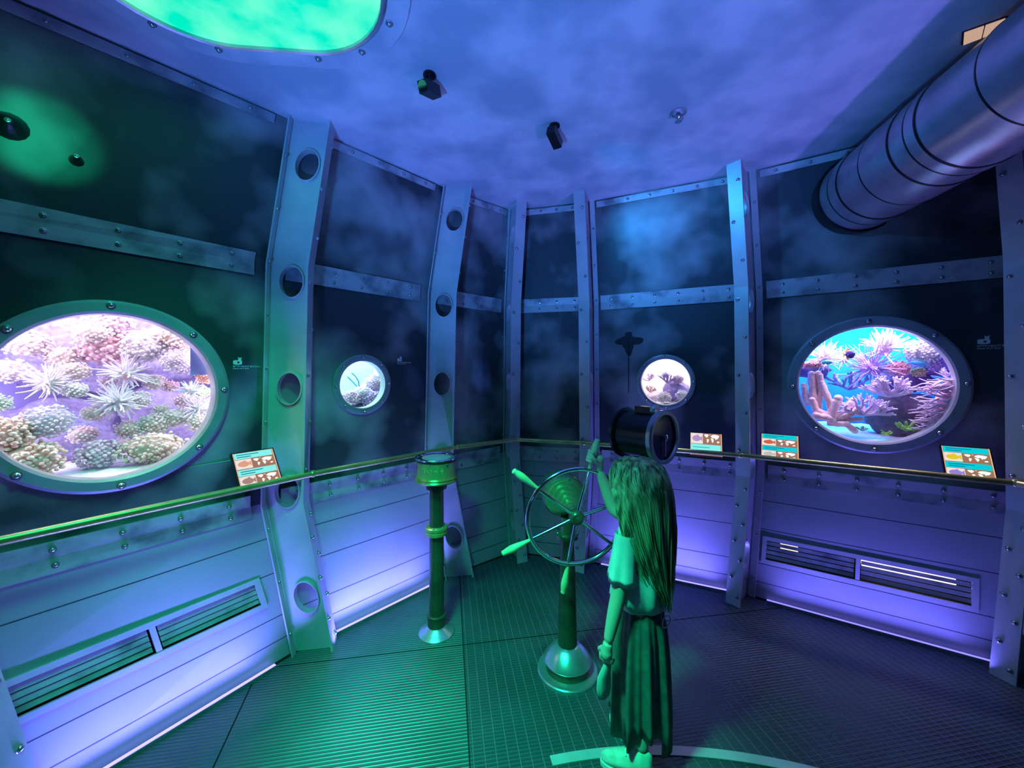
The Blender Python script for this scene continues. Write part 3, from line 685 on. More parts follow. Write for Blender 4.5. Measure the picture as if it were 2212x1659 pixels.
branching(T, .20, -.84, .12, .13, (0.40, .60, .06), 'yellow green seaweed by the sand of the right aquarium', 2, 6, .16, .8, .3, name='seaweed')
branching(T, -.10, -.80, .12, .13, (0.28, .50, .46), 'teal seaweed tuft on the sand of the right aquarium', 2, 7, .12, .9, .4, name='seaweed')
fish(T, -.28, .53, .16, .17, .19, (0.05, .03, .22), (0.7, .5, .1), 'dark blue fish near the top left of the right aquarium', 1, .1)
fish(T, -.60, .40, .14, .20, .10, (0.10, .50, .62), (.1, .55, .6), 'long turquoise fish at the left of the right aquarium', 1, -.1)
fish(T, .60, .36, .18, .24, .09, (0.06, .38, .66), (.1, .5, .7), 'slim blue fish at the upper right of the right aquarium', -1, .15)

# --- small left tank
T = Tank('small_left', 0.30, -0.28, 0.50, 0.42, 'small pale turquoise aquarium behind the small left porthole')
T.shell(plain('pale_backdrop', (0.45, 0.95, 0.90), .9), plain('tank_side_pale', (0.6, 0.8, 0.9), .8)); T.sand(-.17)
T.lamp(0, .3, 9, (0.75, 1.0, 0.97), .4, .2); T.lamp(0, .12, .9, (0.9, 0.8, 1.0), .4, .1)
rock(T, .45, -.45, .24, .62, (.42, .30, .62), 'violet reef rock on the right of the small left aquarium')
rock(T, -.5, -.75, .2, .4, (.38, .30, .55), 'violet reef rock at the lower left of the small left aquarium')
lump(T, .60, .08, .2, .45, (0.80, .62, .84), 'pinkish coral clump at the right of the small left aquarium', n=90, bump=.15)
lump(T, .0, -.38, .15, .40, (0.86, .78, .95), 'whitish coral clump in the middle of the small left aquarium', n=80, bump=.16)
lump(T, -.52, -.52, .12, .36, (0.78, .55, .72), 'mauve coral clump at the lower left of the small left aquarium', n=60)
lump(T, .42, -.62, .12, .42, (0.62, .48, .85), 'violet coral clump at the bottom of the small left aquarium', n=60)
fingers(T, [([(-.14, -.1, 0), (-.16, .12, 0), (-.28, .32, 0), (-.45, .47, 0)], .025), ([(-.24, -.08, 0), (-.38, .08, 0), (-.5, .2, 0), (-.62, .32, 0)], .028)], .2, (0.02, .28, .42), 'dark blue whip coral with two bare arms in the small left aquarium')

# --- small right tank
T = Tank('small_right', 0.32, -0.30, 0.52, 0.42, 'small white lit aquarium behind the small right porthole')
T.shell(plain('white_backdrop', (0.95, 0.97, 0.95), .9), plain('tank_side_white', (0.85, 0.85, 0.9), .8)); T.sand(-.19)
T.lamp(0, .3, 5, (1.0, 1.0, 0.98), .4, .2); T.lamp(0, .12, .6, (0.95, 0.85, 1.0), .4, .1)
rock(T, .45, -.35, .26, .5, (.30, .22, .52), 'violet reef rock on the right of the small right aquarium')
rock(T, -.3, -.8, .26, .45, (.55, .40, .55), 'mauve reef rock at the bottom of the small right aquarium')
lump(T, .5, .12, .2, .25, (0.62, .46, .74), 'round violet brain coral on the right of the small right aquarium', n=50, bump=.12)
branching(T, .08, -.05, .2, .55, (0.42, .30, .62), 'violet branching coral in the middle of the small right aquarium', 3, 7, .07, .8, .8)
branching(T, -.65, .05, .22, .4, (0.62, .42, .66), 'mauve branching coral at the left rim of the small right aquarium', 3, 6, .07, .8, .7)
branching(T, -.6, -.45, .13, .35, (0.88, .45, .48), 'pink red branching coral low left in the small right aquarium', 3, 7, .09, .8, .6)
lump(T, -.05, -.65, .12, .28, (0.85, .72, .84), 'pale pink coral clump at the bottom of the small right aquarium', n=60)
lump(T, .65, -.55, .14, .25, (0.78, .68, .92), 'pale lilac coral clump at the lower right of the small right aquarium', n=60)

# ------------------------------------------------------------------ info panels
CY = emit('screen_cyan', (0.0, 0.62, 0.72), 1.0); CYL = emit('screen_pale_cyan', (0.22, 0.85, 0.78), 1.05); BRN = emit('screen_brown', (0.36, 0.17, 0.10), 1.0); WH = emit('screen_white', (1, 1, .95), 1.1)
TXT = emit('screen_text', (0.0, 0.28, 0.45), .6); EDGE = emit('screen_edge', (0.95, 0.55, 0.32), .9); OFFW = emit('screen_offwhite', (0.95, .85, .8), .9)
CONT = [[(.02, .95), (.20, .98), (.30, .90), (.24, .72), (.17, .62), (.12, .68), (.04, .80)], [(.20, .52), (.32, .42), (.27, .22), (.22, .06), (.18, .25)], [(.34, .98), (.40, .99), (.38, .88)],
        [(.42, .78), (.50, .90), (.62, .97), (.80, .95), (.96, .88), (.92, .70), (.84, .52), (.78, .55), (.74, .42), (.68, .62), (.58, .60), (.50, .66)], [(.42, .58), (.56, .56), (.62, .40), (.55, .12), (.50, .18), (.46, .42)], [(.80, .26), (.94, .32), (.96, .16), (.84, .12)]]
def info_panel(k1, k2, px, z, w_, h_, tilt, label, photos, rows=2, off=0.13, pale=False, start=0):
    s = bay_s(k1, k2, px, off, z); c = BP(k1, k2, s, z, off); n0 = BN(k1, k2, 1.2); n0 = V((n0.x, n0.y, 0)).normalized(); ex = (WP(k2, z)-WP(k1, z)); ex.z = 0; ex.normalize()
    up = (V((0, 0, 1))*math.cos(tilt) - n0*math.sin(tilt)); n = ex.cross(up); n = n if n.dot(n0) > 0 else -n
    t = thing('info_panel', label, 'information sign', c); ax = (ex, n, up)
    b = MB(); b.box(c - n*0.010, (w_+.012, 0.018, h_+.012), ax); b.build('case', M['black'], t, c, smooth=0)
    b = MB(); pw = c - n0*(off-.006); pw.z = z-.06
    b.tube([c - n*0.012 - up*h_*.2, pw + n0*.03, pw], 0.010, 10); b.box(pw, (.07, .008, .07), (ex, n0, V((0, 0, 1)))); b.build('bracket', M['black'], t, c)
    for i in (-1, 1):
        for j in (-1, 1): bolt(pw + ex*.024*i + V((0, 0, .024*j)) + n0*.004, n0, .005, t, c)
    S = MB(); mats = [CYL if pale else CY, BRN, WH, TXT, EDGE, OFFW] + photos; lay = [0]
    def rect(x0, y0, x1, y1, mi, o):
        S.mi = mi; S.quad(*[c + ex*(x-.5)*w_ + up*(y-.5)*h_ + n*(0.0008+o*.0004) for x, y in ((x0, y0), (x1, y0), (x1, y1), (x0, y1))])
    def poly(ps, mi, o): S.mi = mi; S.add([c + ex*(x-.5)*w_ + up*(y-.5)*h_ + n*(0.0008+o*.0004) for x, y in ps], [tuple(range(len(ps)))])
    rect(0, 0, 1, 1, 1, 0); rect(.975, 0, 1, 1, 4, 1); rect(0, 0, .015, 1, 4, 1)
    y = 1.0; hb, hm = (.19, .31) if rows == 2 else (.40, .50)
    seqs = ['c', 'm', 'c', 'm'] if rows == 2 else ['m', 'c']
    pi = 0
    for kind in seqs:
        if kind == 'c':
            rect(.02, y-hb, .96, y-.01, 0, 2)
            for q in range(2): rect(.08, y-hb*(.36+.34*q)-.012, (.62 if q == 0 else .42), y-hb*(.36+.34*q)+.012, 3, 3)
            y -= hb
        else:
            rect(.02, y-hm+.015, .40, y-.015, 5, 2)
            mi = 6+pi; cx, cy = .20, y-hm*.5
            poly([(cx+.14*math.cos(a_), cy+hm*.27*math.sin(a_)) for a_ in [2*PI*i/20 for i in range(20)]], mi, 3); poly([(cx+.10, cy), (cx+.185, cy+hm*.26), (cx+.185, cy-hm*.26)], mi, 4); poly([(cx-.05, cy+hm*.22), (cx+.05, cy+hm*.36), (cx+.08, cy+hm*.18)], mi, 4); pi += 1
            for P_ in CONT: poly([(.44+.50*x, y-hm+.03+(hm-.06)*yy) for x, yy in P_], 2, 3)
            y -= hm
    S.build('screen', mats, t, c, smooth=0, fix=False)
ph = lambda nm, c_: emit('screen_photo_'+nm, c_, .9)
info_panel('G', 'A', 556, 1.06, .185, .19, math.radians(38), 'tilted backlit information sign over the handrail at the left wall', [ph('peach', (.85, .38, .22)), ph('brown', (.45, .25, .2))], pale=True, off=.12)
info_panel('D', 'E', 1525, 1.025, .205, .17, math.radians(30), 'small backlit information sign behind the handrail, under the small right porthole', [ph('lilac', (.5, .32, .6))], rows=1, pale=True)
info_panel('E', 'F', 1684, 1.05, .205, .17, math.radians(30), 'backlit information sign with red fish, lower left of the big right porthole', [ph('red', (.8, .12, .04)), ph('grey', (.6, .55, .5))])
info_panel('E', 'F', 2091, 1.055, .18, .18, math.radians(30), 'backlit information sign with yellow fish, lower right of the big right porthole', [ph('yellow', (.85, .65, .02)), ph('violet', (.35, .25, .75))])

# no-flash pictograms
def text_mesh(body, size, name, mat, parent, origin, ex, up, n, org):
    cu = bpy.data.curves.new(name, 'FONT'); cu.body = body; cu.size = size; cu.extrude = 0.0002
    o = bpy.data.objects.new(name, cu); C.objects.link(o); dg = bpy.context.evaluated_depsgraph_get(); me = bpy.data.meshes.new_from_object(o.evaluated_get(dg))
    bpy.data.objects.remove(o); me.materials.clear(); me.materials.append(mat); me.name = name
    m = Matrix((ex, up, n)).transposed().to_4x4(); m.translation = origin - org; me.transform(m)
    ob = bpy.data.objects.new(name, me); C.objects.link(ob); ob.parent = parent; return ob
def pictogram(k1, k2, px, z, sc_, label):
    s = bay_s(k1, k2, px, 0, z); n = BN(k1, k2, z); c = BP(k1, k2, s, z, .0012); ex = (WP(k2, z)-WP(k1, z)).normalized(); up = n.cross(ex); up = up if up.z > 0 else -up
    t = thing('no_flash_sign', label, 'sign', c); b = MB()
    def q(ps): b.add([c + ex*x*sc_ + up*y*sc_ for x, y in ps], [tuple(range(len(ps)))])
    hole = [(.008+.0055*math.cos(2*PI*i/16), .001+.0055*math.sin(2*PI*i/16)) for i in range(16)]
    pts = [c + ex*x*sc_ + up*y*sc_ for x, y in hole]; sq = []
    for i in range(16):
        a_ = 2*PI*i/16; k = min(.020/max(1e-6, abs(math.cos(a_))), .0115/max(1e-6, abs(math.sin(a_)))); sq.append(c + ex*(.008*0+.004+k*math.cos(a_))*sc_ + up*(.001+k*math.sin(a_))*sc_)
    b.loft([pts, sq]); q([(.006, .0125), (.022, .0125), (.0205, .021), (.0075, .021)]); q([(.0075, .021), (.0205, .021), (.023, .029), (.014, .0245), (.005, .029)])
    b.build('camera_icon', M['white'], t, c, smooth=0)
    text_mesh('BITTE NICHT BLITZEN', .0125*sc_, 'lettering', M['white'], t, c - ex*.017*sc_ - up*.0235*sc_, ex, up, n, c)
    text_mesh("please don't flash", .0105*sc_, 'lettering', M['white'], t, c - ex*.017*sc_ - up*.0335*sc_, ex, up, n, c)
pictogram('G', 'A', 511, 1.60, 1.0, 'white no-flash camera sign right of the big left porthole')
pictogram('A', 'B', 862, 1.635, .9, 'white no-flash camera sign right of the small left porthole')
pictogram('E', 'F', 2122, 1.72, 1.2, 'dim no-flash camera sign right of the big right porthole')

# dark splash stain with a drip over the small right porthole
s = bay_s('D', 'E', 1358, 0, 1.75); cst = BP('D', 'E', s, 1.80, .0015); n = BN('D', 'E', 1.8); ex = (WP('E', 1.8)-WP('D', 1.8)).normalized(); up = V((0, 0, 1))
b = MB(); ps = []
for i in range(40):
    a_ = 2*PI*i/40; r = .055*(1+.35*noise.noise(V((math.cos(a_)*2, math.sin(a_)*2, 3)))) * (1 + 1.1*abs(math.cos(2*a_))**4); ps.append(cst + ex*r*math.cos(a_) + up*r*1.05*math.sin(a_))
b.add(ps, [tuple(range(40))]); b.quad(cst - ex*.004, cst + ex*.004, cst + ex*.003 - up*.42, cst - ex*.003 - up*.42)
st = b.build('paint_stain', plain('soot', (0.015, .016, .02), .7), None, cst, smooth=0, fix=False); tag(st, 'black splash stain with a long drip on the wall left of the small right porthole', 'stain')

# ------------------------------------------------------------------ ceiling fittings
def px_ceil(px, py, z=ZC): Y = (z-CAM_Z)*F_PX/(802-py); return V(((px-1106)/F_PX*Y, Y, z))
HC = V((-0.955, 1.09, ZC)); rot = math.radians(5)
hx, hy = V((math.cos(rot), math.sin(rot), 0)), V((-math.sin(rot), math.cos(rot), 0))
def rrect(a, b_, r, off, z, N=12):
    out = []; a += off; b_ += off; r += off
    for sx, sy, a0 in ((1, 1, 0), (-1, 1, PI/2), (-1, -1, PI), (1, -1, 3*PI/2)):
        for i in range(N+1):
            t_ = a0 + PI/2*i/N; out.append(HC + hx*(sx*(a-r)+r*math.cos(t_)) + hy*(sy*(b_-r)+r*math.sin(t_)) + V((0, 0, z)))
    return out
t = thing('ceiling_hatch', 'glowing green rounded glass hatch in the ceiling', 'hatch', HC); A_, B_, R_ = 0.51, 0.555, 0.36
m, nt, bs = nodes('green_lit_glass'); setp(bs, (0, .1, .06), .25)
tc = nt.nodes.new('ShaderNodeTexCoord'); nz = nt.nodes.new('ShaderNodeTexNoise'); nz.inputs['Scale'].default_value = 5; nz.inputs['Detail'].default_value = 5
rp = nt.nodes.new('ShaderNodeValToRGB'); rp.color_ramp.elements[0].position = .40; rp.color_ramp.elements[1].position = .68
rp.color_ramp.elements[0].color = (0.0, 0.82, 0.50, 1); rp.color_ramp.elements[1].color = (0.20, 1.0, 0.62, 1)
L(nt, tc.outputs['Object'], nz.inputs[0]); L(nt, nz.outputs['Fac'], rp.inputs[0]); L(nt, rp.outputs[0], bs.inputs['Emission Color']); bs.inputs['Emission Strength'].default_value = 1.05
b = MB(); b.loft([rrect(A_, B_, R_, 0, -.012), rrect(A_, B_, R_, 0, -.004)], caps=True); b.build('glass', m, t, HC, smooth=0)
b = MB(); b.loft([rrect(A_, B_, R_, 0.001, -.002), rrect(A_, B_, R_, 0.001, -.024), rrect(A_, B_, R_, .010, -.028), rrect(A_, B_, R_, .018, -.022), rrect(A_, B_, R_, .020, -.002)]); b.build('rim', M['steel'], t, HC)
b = MB(); b.loft([rrect(A_, B_, R_, .021, -.001), rrect(A_, B_, R_, .021, -.009), rrect(A_, B_, R_, .105, -.009), rrect(A_, B_, R_, .11, -.001)]); b.build('flange_plate', M['ceil'], t, HC)
rr = rrect(A_, B_, R_, .048, -.009, 6)
for i in range(0, len(rr), 2): bolt(rr[i], (0, 0, -1), .012, t, HC)
def spotlamp(px, py, ang, label):
    p = px_ceil(px, py, ZC-.07); t = thing('spotlight', label, 'spotlight', (p.x, p.y, ZC)); org = V((p.x, p.y, ZC)); d = V((math.cos(ang), math.sin(ang), -.35)).normalized()
    b = MB(); b.tube([(p.x, p.y, ZC), (p.x, p.y, ZC-.055)], .012, 10); b.lathe([(.03, 0), (.03, -.008)], (p.x, p.y, ZC), (0, 0, 1), 20); b.build('bracket', M['black'], t, org)
    sd = d.cross(V((0, 0, 1))).normalized(); b = MB(); b.box(p, (.11, .05, .05), (d, sd, d.cross(sd))); b.build('housing', M['black'], t, org, smooth=0)
    b = MB(); b.lathe([(.024, 0), (.022, .004)], p + d*.056, d, 20); b.build('lens', M['dial'], t, org); return p + d*.075, d
q = BP('G', 'A', bay_s('G', 'A', 92, 0, 2.46), 2.46); spot('wall_spot_green', (-0.75, 0.55, 2.25), q, 85, (.01, 1.0, .45), 15, .75, .02)
L1, d1 = spotlamp(928, 193, math.radians(-115), 'black box spotlight on the ceiling nearest the green hatch')
L2, d2 = spotlamp(1198, 297, math.radians(60), 'small black spotlight on the ceiling above the bow')
# the two spotlights throw soft blue spots on the wall plates
for nm, k1, k2, px, z, ang in (('wall_spot_blue', 'G', 'A', 528, 1.47, 5.5), ('wall_spot_blue', 'A', 'B', 895, 1.47, 4.5), ('wall_spot_blue', 'B', 'C', 1040, 1.52, 6.0)):
    q = BP(k1, k2, bay_s(k1, k2, px, 0, z), z); spot(nm, L1 if k1 != 'B' else L2 + V((0, -.2, 0)), q, 90, (.08, .22, 1.0), ang*1.3, 1.0, .005)
spot('wall_flood_blue', L2, (1.45, 2.9, 2.40), 45, (.02, .36, 1.0), 75, .8, .03)
p = px_ceil(1465, 243); t = thing('sprinkler', 'small round sprinkler nozzle on the ceiling', 'sprinkler', p)
b = MB(); b.lathe([(.045, 0), (.043, -.006), (.03, -.010), (.028, -.004)], p, (0, 0, 1), 28, caps=False); b.build('escutcheon', M['steel'], t, p)
b = MB(); b.lathe([(.012, 0), (.012, -.03), (.006, -.036), (.006, -.045), (.018, -.047), (.018, -.05)], p, (0, 0, 1), 18); b.build('nozzle', M['chrome'], t, p)
# recessed beige lamp near the duct
q0, q1, q2, q3 = px_ceil(2081, 93), px_ceil(2083, 68), px_ceil(2172, 37), px_ceil(2162, 62); p = (q0+q1+q2+q3)/4; t = thing('recessed_lamp', 'beige two-pane recessed lamp at the ceiling above the duct', 'lamp', p)
for nm, a_, b_ in (('pane', 0.0, .49), ('pane', .53, 1.0)):
    b = MB(); ps = [q0.lerp(q3, a_), q0.lerp(q3, b_), q1.lerp(q2, b_), q1.lerp(q2, a_)]; b.loft([[x - V((0, 0, .004)) for x in ps], [x - V((0, 0, .010)) for x in ps]], caps=True); b.build(nm, emit('beige_pane', (.75, .48, .36), .75), t, p, smooth=0)
b = MB(); cc = p - V((0, 0, .003)); ps = [p + (x-p)*1.12 for x in (q0, q3, q2, q1)]; b.loft([[x - V((0, 0, .0005)) for x in ps], [x - V((0, 0, .004)) for x in ps]], caps=True); b.build('housing', M['black'], t, p, smooth=0)

# air duct
D0 = V((2.154, 2.375, 2.655)); DD = V((-.195, -.981, .015)).normalized(); t = thing('air_duct', 'fat round metal air duct running from the right wall overhead', 'air duct', D0); DR = .228
secs = [0, .09, .17, .36, .56, .66, .72, 1.0, 1.4, 1.8, 2.3]
for i in range(len(secs)-1):
    r = DR*(1 if i % 2 == 0 else 1.015); b = MB(); a0, a1 = secs[i]+.004, secs[i+1]-.004
    b.lathe([(r*.97, a0-.004), (r, a0), (r, a1), (r*.97, a1+.004)], D0, DD, 72, caps=False); b.build('duct_section', M['steel'], t, D0)
for sx in secs[1:-1]:
    b = MB(); b.lathe([(DR*.96, sx-.008), (DR*1.012, sx-.006), (DR*1.02, sx), (DR*1.012, sx+.006), (DR*.96, sx+.008)], D0, DD, 72, caps=False); b.build('seam_band', M['black'], t, D0)
b = MB(); b.lathe([(DR*.9, -.09), (DR*1.0, -.085), (DR*1.05, -.02), (DR*1.05, 0), (DR*.95, .002)], D0, DD, 72, caps=True); b.build('wall_collar', M['black'], t, D0)
# two dark brackets in the green light spot
for px, py, s_, lab in ((20, 268, .05, 'dark pointed bracket at the left rim of the green light spot'), (165, 323, .022, 'small dark peg at the right rim of the green light spot')):
    zz = 2.47 if px < 100 else 2.41; s = bay_s('G', 'A', px, 0, zz); c = BP('G', 'A', s, zz); n = BN('G', 'A', zz); t = thing('wall_bracket', lab, 'bracket', c)
    b = MB(); b.lathe([(s_, .002), (s_*.9, .012), (s_*.4, .05), (s_*.2, .06)], c, n, 14); b.build('peg', M['black'], t, c)
    bolt(c + n*.06, n, .006, t, c)

# ------------------------------------------------------------------ compass stand
p = V(((943-1106)/F_PX*2.29, 2.29, 0)); t = thing('compass_stand', 'brass compass stand with a round drum head on a slim column', 'compass stand', p)
b = MB(); b.lathe([(.105, 0), (.105, .010), (.092, .022), (.06, .036), (.05, .05)], p, (0, 0, 1), 48); b.build('base', M['steel'], t, p)
b = MB(); b.lathe([(.052, .045), (.052, .10), (.056, .104), (.056, .112), (.048, .116)], p, (0, 0, 1), 40); b.build('collar', M['bronze'], t, p)
b = MB(); b.lathe([(.044, .11), (.042, .59)], p, (0, 0, 1), 40); b.lathe([(.042, .635), (.041, .88)], p, (0, 0, 1), 40); b.build('column', M['bronze'], t, p)
b = MB(); b.lathe([(.064, .588), (.066, .592), (.066, .608), (.060, .612), (.066, .616), (.066, .632), (.060, .636)], p, (0, 0, 1), 40); fo = b.build('column_flange', M['brass'], t, p)
for i in range(6): bolt(p + V((.055*math.cos(i*PI/3+.4), .055*math.sin(i*PI/3+.4), .636)), (0, 0, 1), .006, fo, p)
b = MB(); b.lathe([(.060, .86), (.062, .875), (.055, .90)], p, (0, 0, 1), 32); b.build('neck', M['bronze'], t, p)
b = MB(); b.lathe([(.06, .898), (.118, .905), (.123, .913), (.118, .921), (.123, .929), (.118, .938), (.10, .942)], p, (0, 0, 1), 64); b.build('lower_ring', M['brass'], t, p)
b = MB(); b.lathe([(.112, .938), (.112, 1.035)], p, (0, 0, 1), 64); dr = b.build('drum', mottled('compass_card', (.40, .42, .14), (.62, .60, .26), 10, .4, .3), t, p)
b = MB(); b.lathe([(.113, 1.024), (.1145, 1.026), (.1145, 1.036), (.113, 1.038)], p, (0, 0, 1), 64); b.build('dark_band', M['bronze'], t, p)
b = MB(); b.lathe([(.105, 1.036), (.124, 1.040), (.126, 1.046), (.122, 1.051), (.114, 1.051), (.108, 1.046), (.108, 1.044)], p, (0, 0, 1), 64); b.build('top_rim', M['chrome'], t, p)
b = MB(); b.lathe([(.108, 1.043), (.04, 1.046), (.001, 1.047)], p, (0, 0, 1), 48); b.build('cover_glass', plain('frosted_cover', (.62, .66, .64), .18), t, p)
for a_ in (-40, 40, 160, 200):
    q = p + V((.117*math.cos(math.radians(a_-90)), .117*math.sin(math.radians(a_-90)), 1.020)); bolt(q, q - p - V((0, 0, 1.02)), .006, t, p)
strokes = [[(0, .03), (.008, .018), (.016, .03)], [(.008, .018), (.008, .004)], [(.022, .022), (.030, .004)], [(.036, .024), (.050, .020), (.042, -.006)], [(.062, .014), (.080, .014)], [(.080, .028), (.080, .002)], [(.098, .014), (.118, .014)], [(.108, .030), (.108, -.002)]]
b = MB()
for sx in strokes:
    ps = []
    for x, z in sx:
        a_ = math.radians(-118) + x/.1125; ps.append(p + V((.1125*math.cos(a_), .1125*math.sin(a_), .972+z)))
    b.tube(ps, .0018, 6)
b.build('engraved_marks', plain('pale_engraving', (.75, .75, .5), .5), dr, p)

# ------------------------------------------------------------------ steering wheel on its post
p = V((.288, 2.0, 0)); t = thing('steering_post', 'dark steering post with a stepped gear housing and bell-shaped foot', 'steering post', p)
b = MB(); b.lathe([(.155, 0), (.155, .012), (.150, .017), (.10, .018)], p, (0, 0, 1), 64); b.build('foot_plate', M['steel'], t, p)
b = MB(); b.lathe([(.112, .016), (.110, .062)], p, (0, 0, 1), 64); b.build('foot_neck', M['bronze'], t, p)
b = MB(); b.lathe([(.108, .058), (.121, .060), (.123, .066), (.116, .078), (.092, .108), (.066, .132), (.048, .142)], p, (0, 0, 1), 64); b.build('bell_foot', M['steel'], t, p)
b = MB(); b.lathe([(.050, .13), (.036, .70)], p, (0, 0, 1), 40); b.build('column', M['bronze'], t, p)
b = MB(); b.lathe([(.034, .69), (.060, .695), (.060, .712), (.036, .716), (.036, .80)], p, (0, 0, 1), 36); fo = b.build('column_flange', M['bronze'], t, p)
for i in range(6): bolt(p + V((.05*math.cos(i*PI/3), .05*math.sin(i*PI/3), .712)), (0, 0, 1), .006, fo, p)
HUB = V((.301, 1.795, .875)); HS = V((.270, 2.045, .905)); axn = (HUB - HS).normalized()
b = MB(); b.lathe([(.085, -.10), (.105, -.085), (.112, -.03), (.112, .03), (.104, .042)], HS, axn, 56); hs = b.build('gear_housing', mottled('green_bronze', (.10, .12, .10), (.2, .22, .17), 6, .35, .5), t, p)
b = MB(); prof = [(.104, .042)]
for r0, r1, h in ((.092, .084, .05), (.074, .066, .075), (.056, .049, .10), (.040, .033, .125), (.026, .022, .15)): prof += [(r0, h-.006), (r0, h+.005), (r1-.016, h+.006)]
prof += [(.018, .16), (.016, .24)]
b.lathe(prof, HS, axn, 56); b.build('stepped_boss', mottled('green_brass', (.30, .34, .20), (.44, .46, .28), 6, .3, .5), t, p)
for i in range(4):
    x_ = axn.orthogonal().normalized(); y_ = axn.cross(x_); a_ = i*PI/2+.6; bolt(HS + (x_*math.cos(a_)+y_*math.sin(a_))*.098 + axn*.042, axn, .007, hs, p)
W1 = V((0, 0, 1)).cross(axn).normalized(); W1 = W1 if W1.x > 0 else -W1; W2 = axn.cross(W1); W2 = W2 if W2.z > 0 else -W2
t = thing('helm', 'chrome ship steering wheel with six spokes and turned wooden grips', 'steering wheel', HUB); RW = .232
b = MB(); b.tube([HUB + (W1*math.cos(2*PI*i/72)+W2*math.sin(2*PI*i/72))*RW for i in range(72)], .011, 14, closed=True); b.build('rim', M['chrome'], t, HUB)
b = MB(); b.lathe([(.020, -.03), (.034, -.022), (.036, 0), (.034, .014), (.026, .024), (.014, .026), (.014, .034), (.004, .036)], HUB, axn, 36); b.build('hub', M['bronze'], t, HUB)
WANG = [math.radians(x) for x in (17, 77, 142, 205, 262, 321)]
for a_ in WANG:
    d = W1*math.cos(a_) + W2*math.sin(a_); b = MB(); b.tube([HUB + d*.030, HUB + d*.225], .0088, 12); b.build('spoke', M['chrome'], t, HUB)
    b = MB(); b.lathe([(.007, RW+.006), (.008, RW+.02), (.012, RW+.05), (.0165, RW+.085), (.0175, RW+.105), (.015, RW+.125), (.012, RW+.14), (.013, RW+.146), (.010, RW+.150)], HUB, d, 24); b.build('grip', M['wood'], t, HUB)

# ------------------------------------------------------------------ black telegraph drum
n = V((.62, -.785, 0)).normalized(); fc = V((.777, 1.95, 1.218)); ln = .235; bc = fc - n*ln; base = (fc+bc)/2; base.z = 0
t = thing('engine_telegraph', 'black drum-shaped engine telegraph with a glazed dial, behind the girl', 'engine telegraph', base)
b = MB(); b.lathe([(.125, 0), (.128, .012), (.118, .018), (.118, ln-.03), (.122, ln-.025)], bc, n, 64); b.build('drum', M['black'], t, base)
b = MB(); b.lathe([(.118, -.014), (.136, -.010), (.138, .006), (.126, .014)], bc, n, 64); b.build('rear_rim', M['black'], t, base)
b = MB(); b.lathe([(.120, -.03), (.138, -.026), (.140, -.004), (.134, .004), (.118, .004), (.114, -.006)], fc, n, 64, caps=False); b.build('dial_rim', M['steel'], t, base)
b = MB(); b.lathe([(.118, -.012), (.001, -.011)], fc, n, 64); dl = b.build('dial_face', plain('black_dial_lilac_sheen', (.06, .05, .11), .14, .3), t, base)  # lilac reflection on the dial is painted into its base colour
b = MB(); b.lathe([(.016, -.010), (.016, .006), (.008, .010)], fc, n, 20); sd = n.cross(V((0, 0, 1))); b.box(fc + V((0, 0, -.05)) + n*.001, (.008, .003, .09), (sd, n, V((0, 0, 1)))); b.build('pointer', M['chrome'], dl, base)
tp = (fc+bc)/2 + V((0, 0, .118)); b = MB(); b.box(tp + V((0, 0, .016)), (.09, .05, .034), (n, sd, V((0, 0, 1)))); b.build('top_block', M['black'], t, base, smooth=0)
b = MB(); b.lathe([(.026, 0), (.028, .006), (.028, .022), (.024, .028)], tp + n*.045 + V((0, 0, .018)), n, 28); b.build('lamp_knob', M['steel'], t, base)
b = MB(); b.lathe([(.10, 0), (.10, .012), (.07, .03), (.045, .05), (.038, .07), (.034, 1.10), (.05, 1.112)], base, (0, 0, 1), 40); b.build('pedestal', M['bronze'], t, base)

# curved inlay strip on the floor
b = MB(); ctr = V((.58, -.55, 0)); r0, r1 = 2.105, 2.145; a0, a1 = math.radians(101.5), math.radians(60); N = 40
ins_, outs = [], []
rg = []
for i in range(N+1):
    a_ = a0 + (a1-a0)*i/N; d = V((math.cos(a_), math.sin(a_), 0)); rg.append([ctr + d*r0 + V((0, 0, .001)), ctr + d*r0 + V((0, 0, .005)), ctr + d*r1 + V((0, 0, .005)), ctr + d*r1 + V((0, 0, .001))])
b.loft(rg, caps=True); tag(b.build('floor_strip', mottled('worn_aluminium', (.5, .5, .52), (.65, .64, .66), 6, .45, .3), None, ctr + V((0, r0, 0)), smooth=0), 'curved pale metal strip inlaid in the floor behind the girl', 'floor strip')

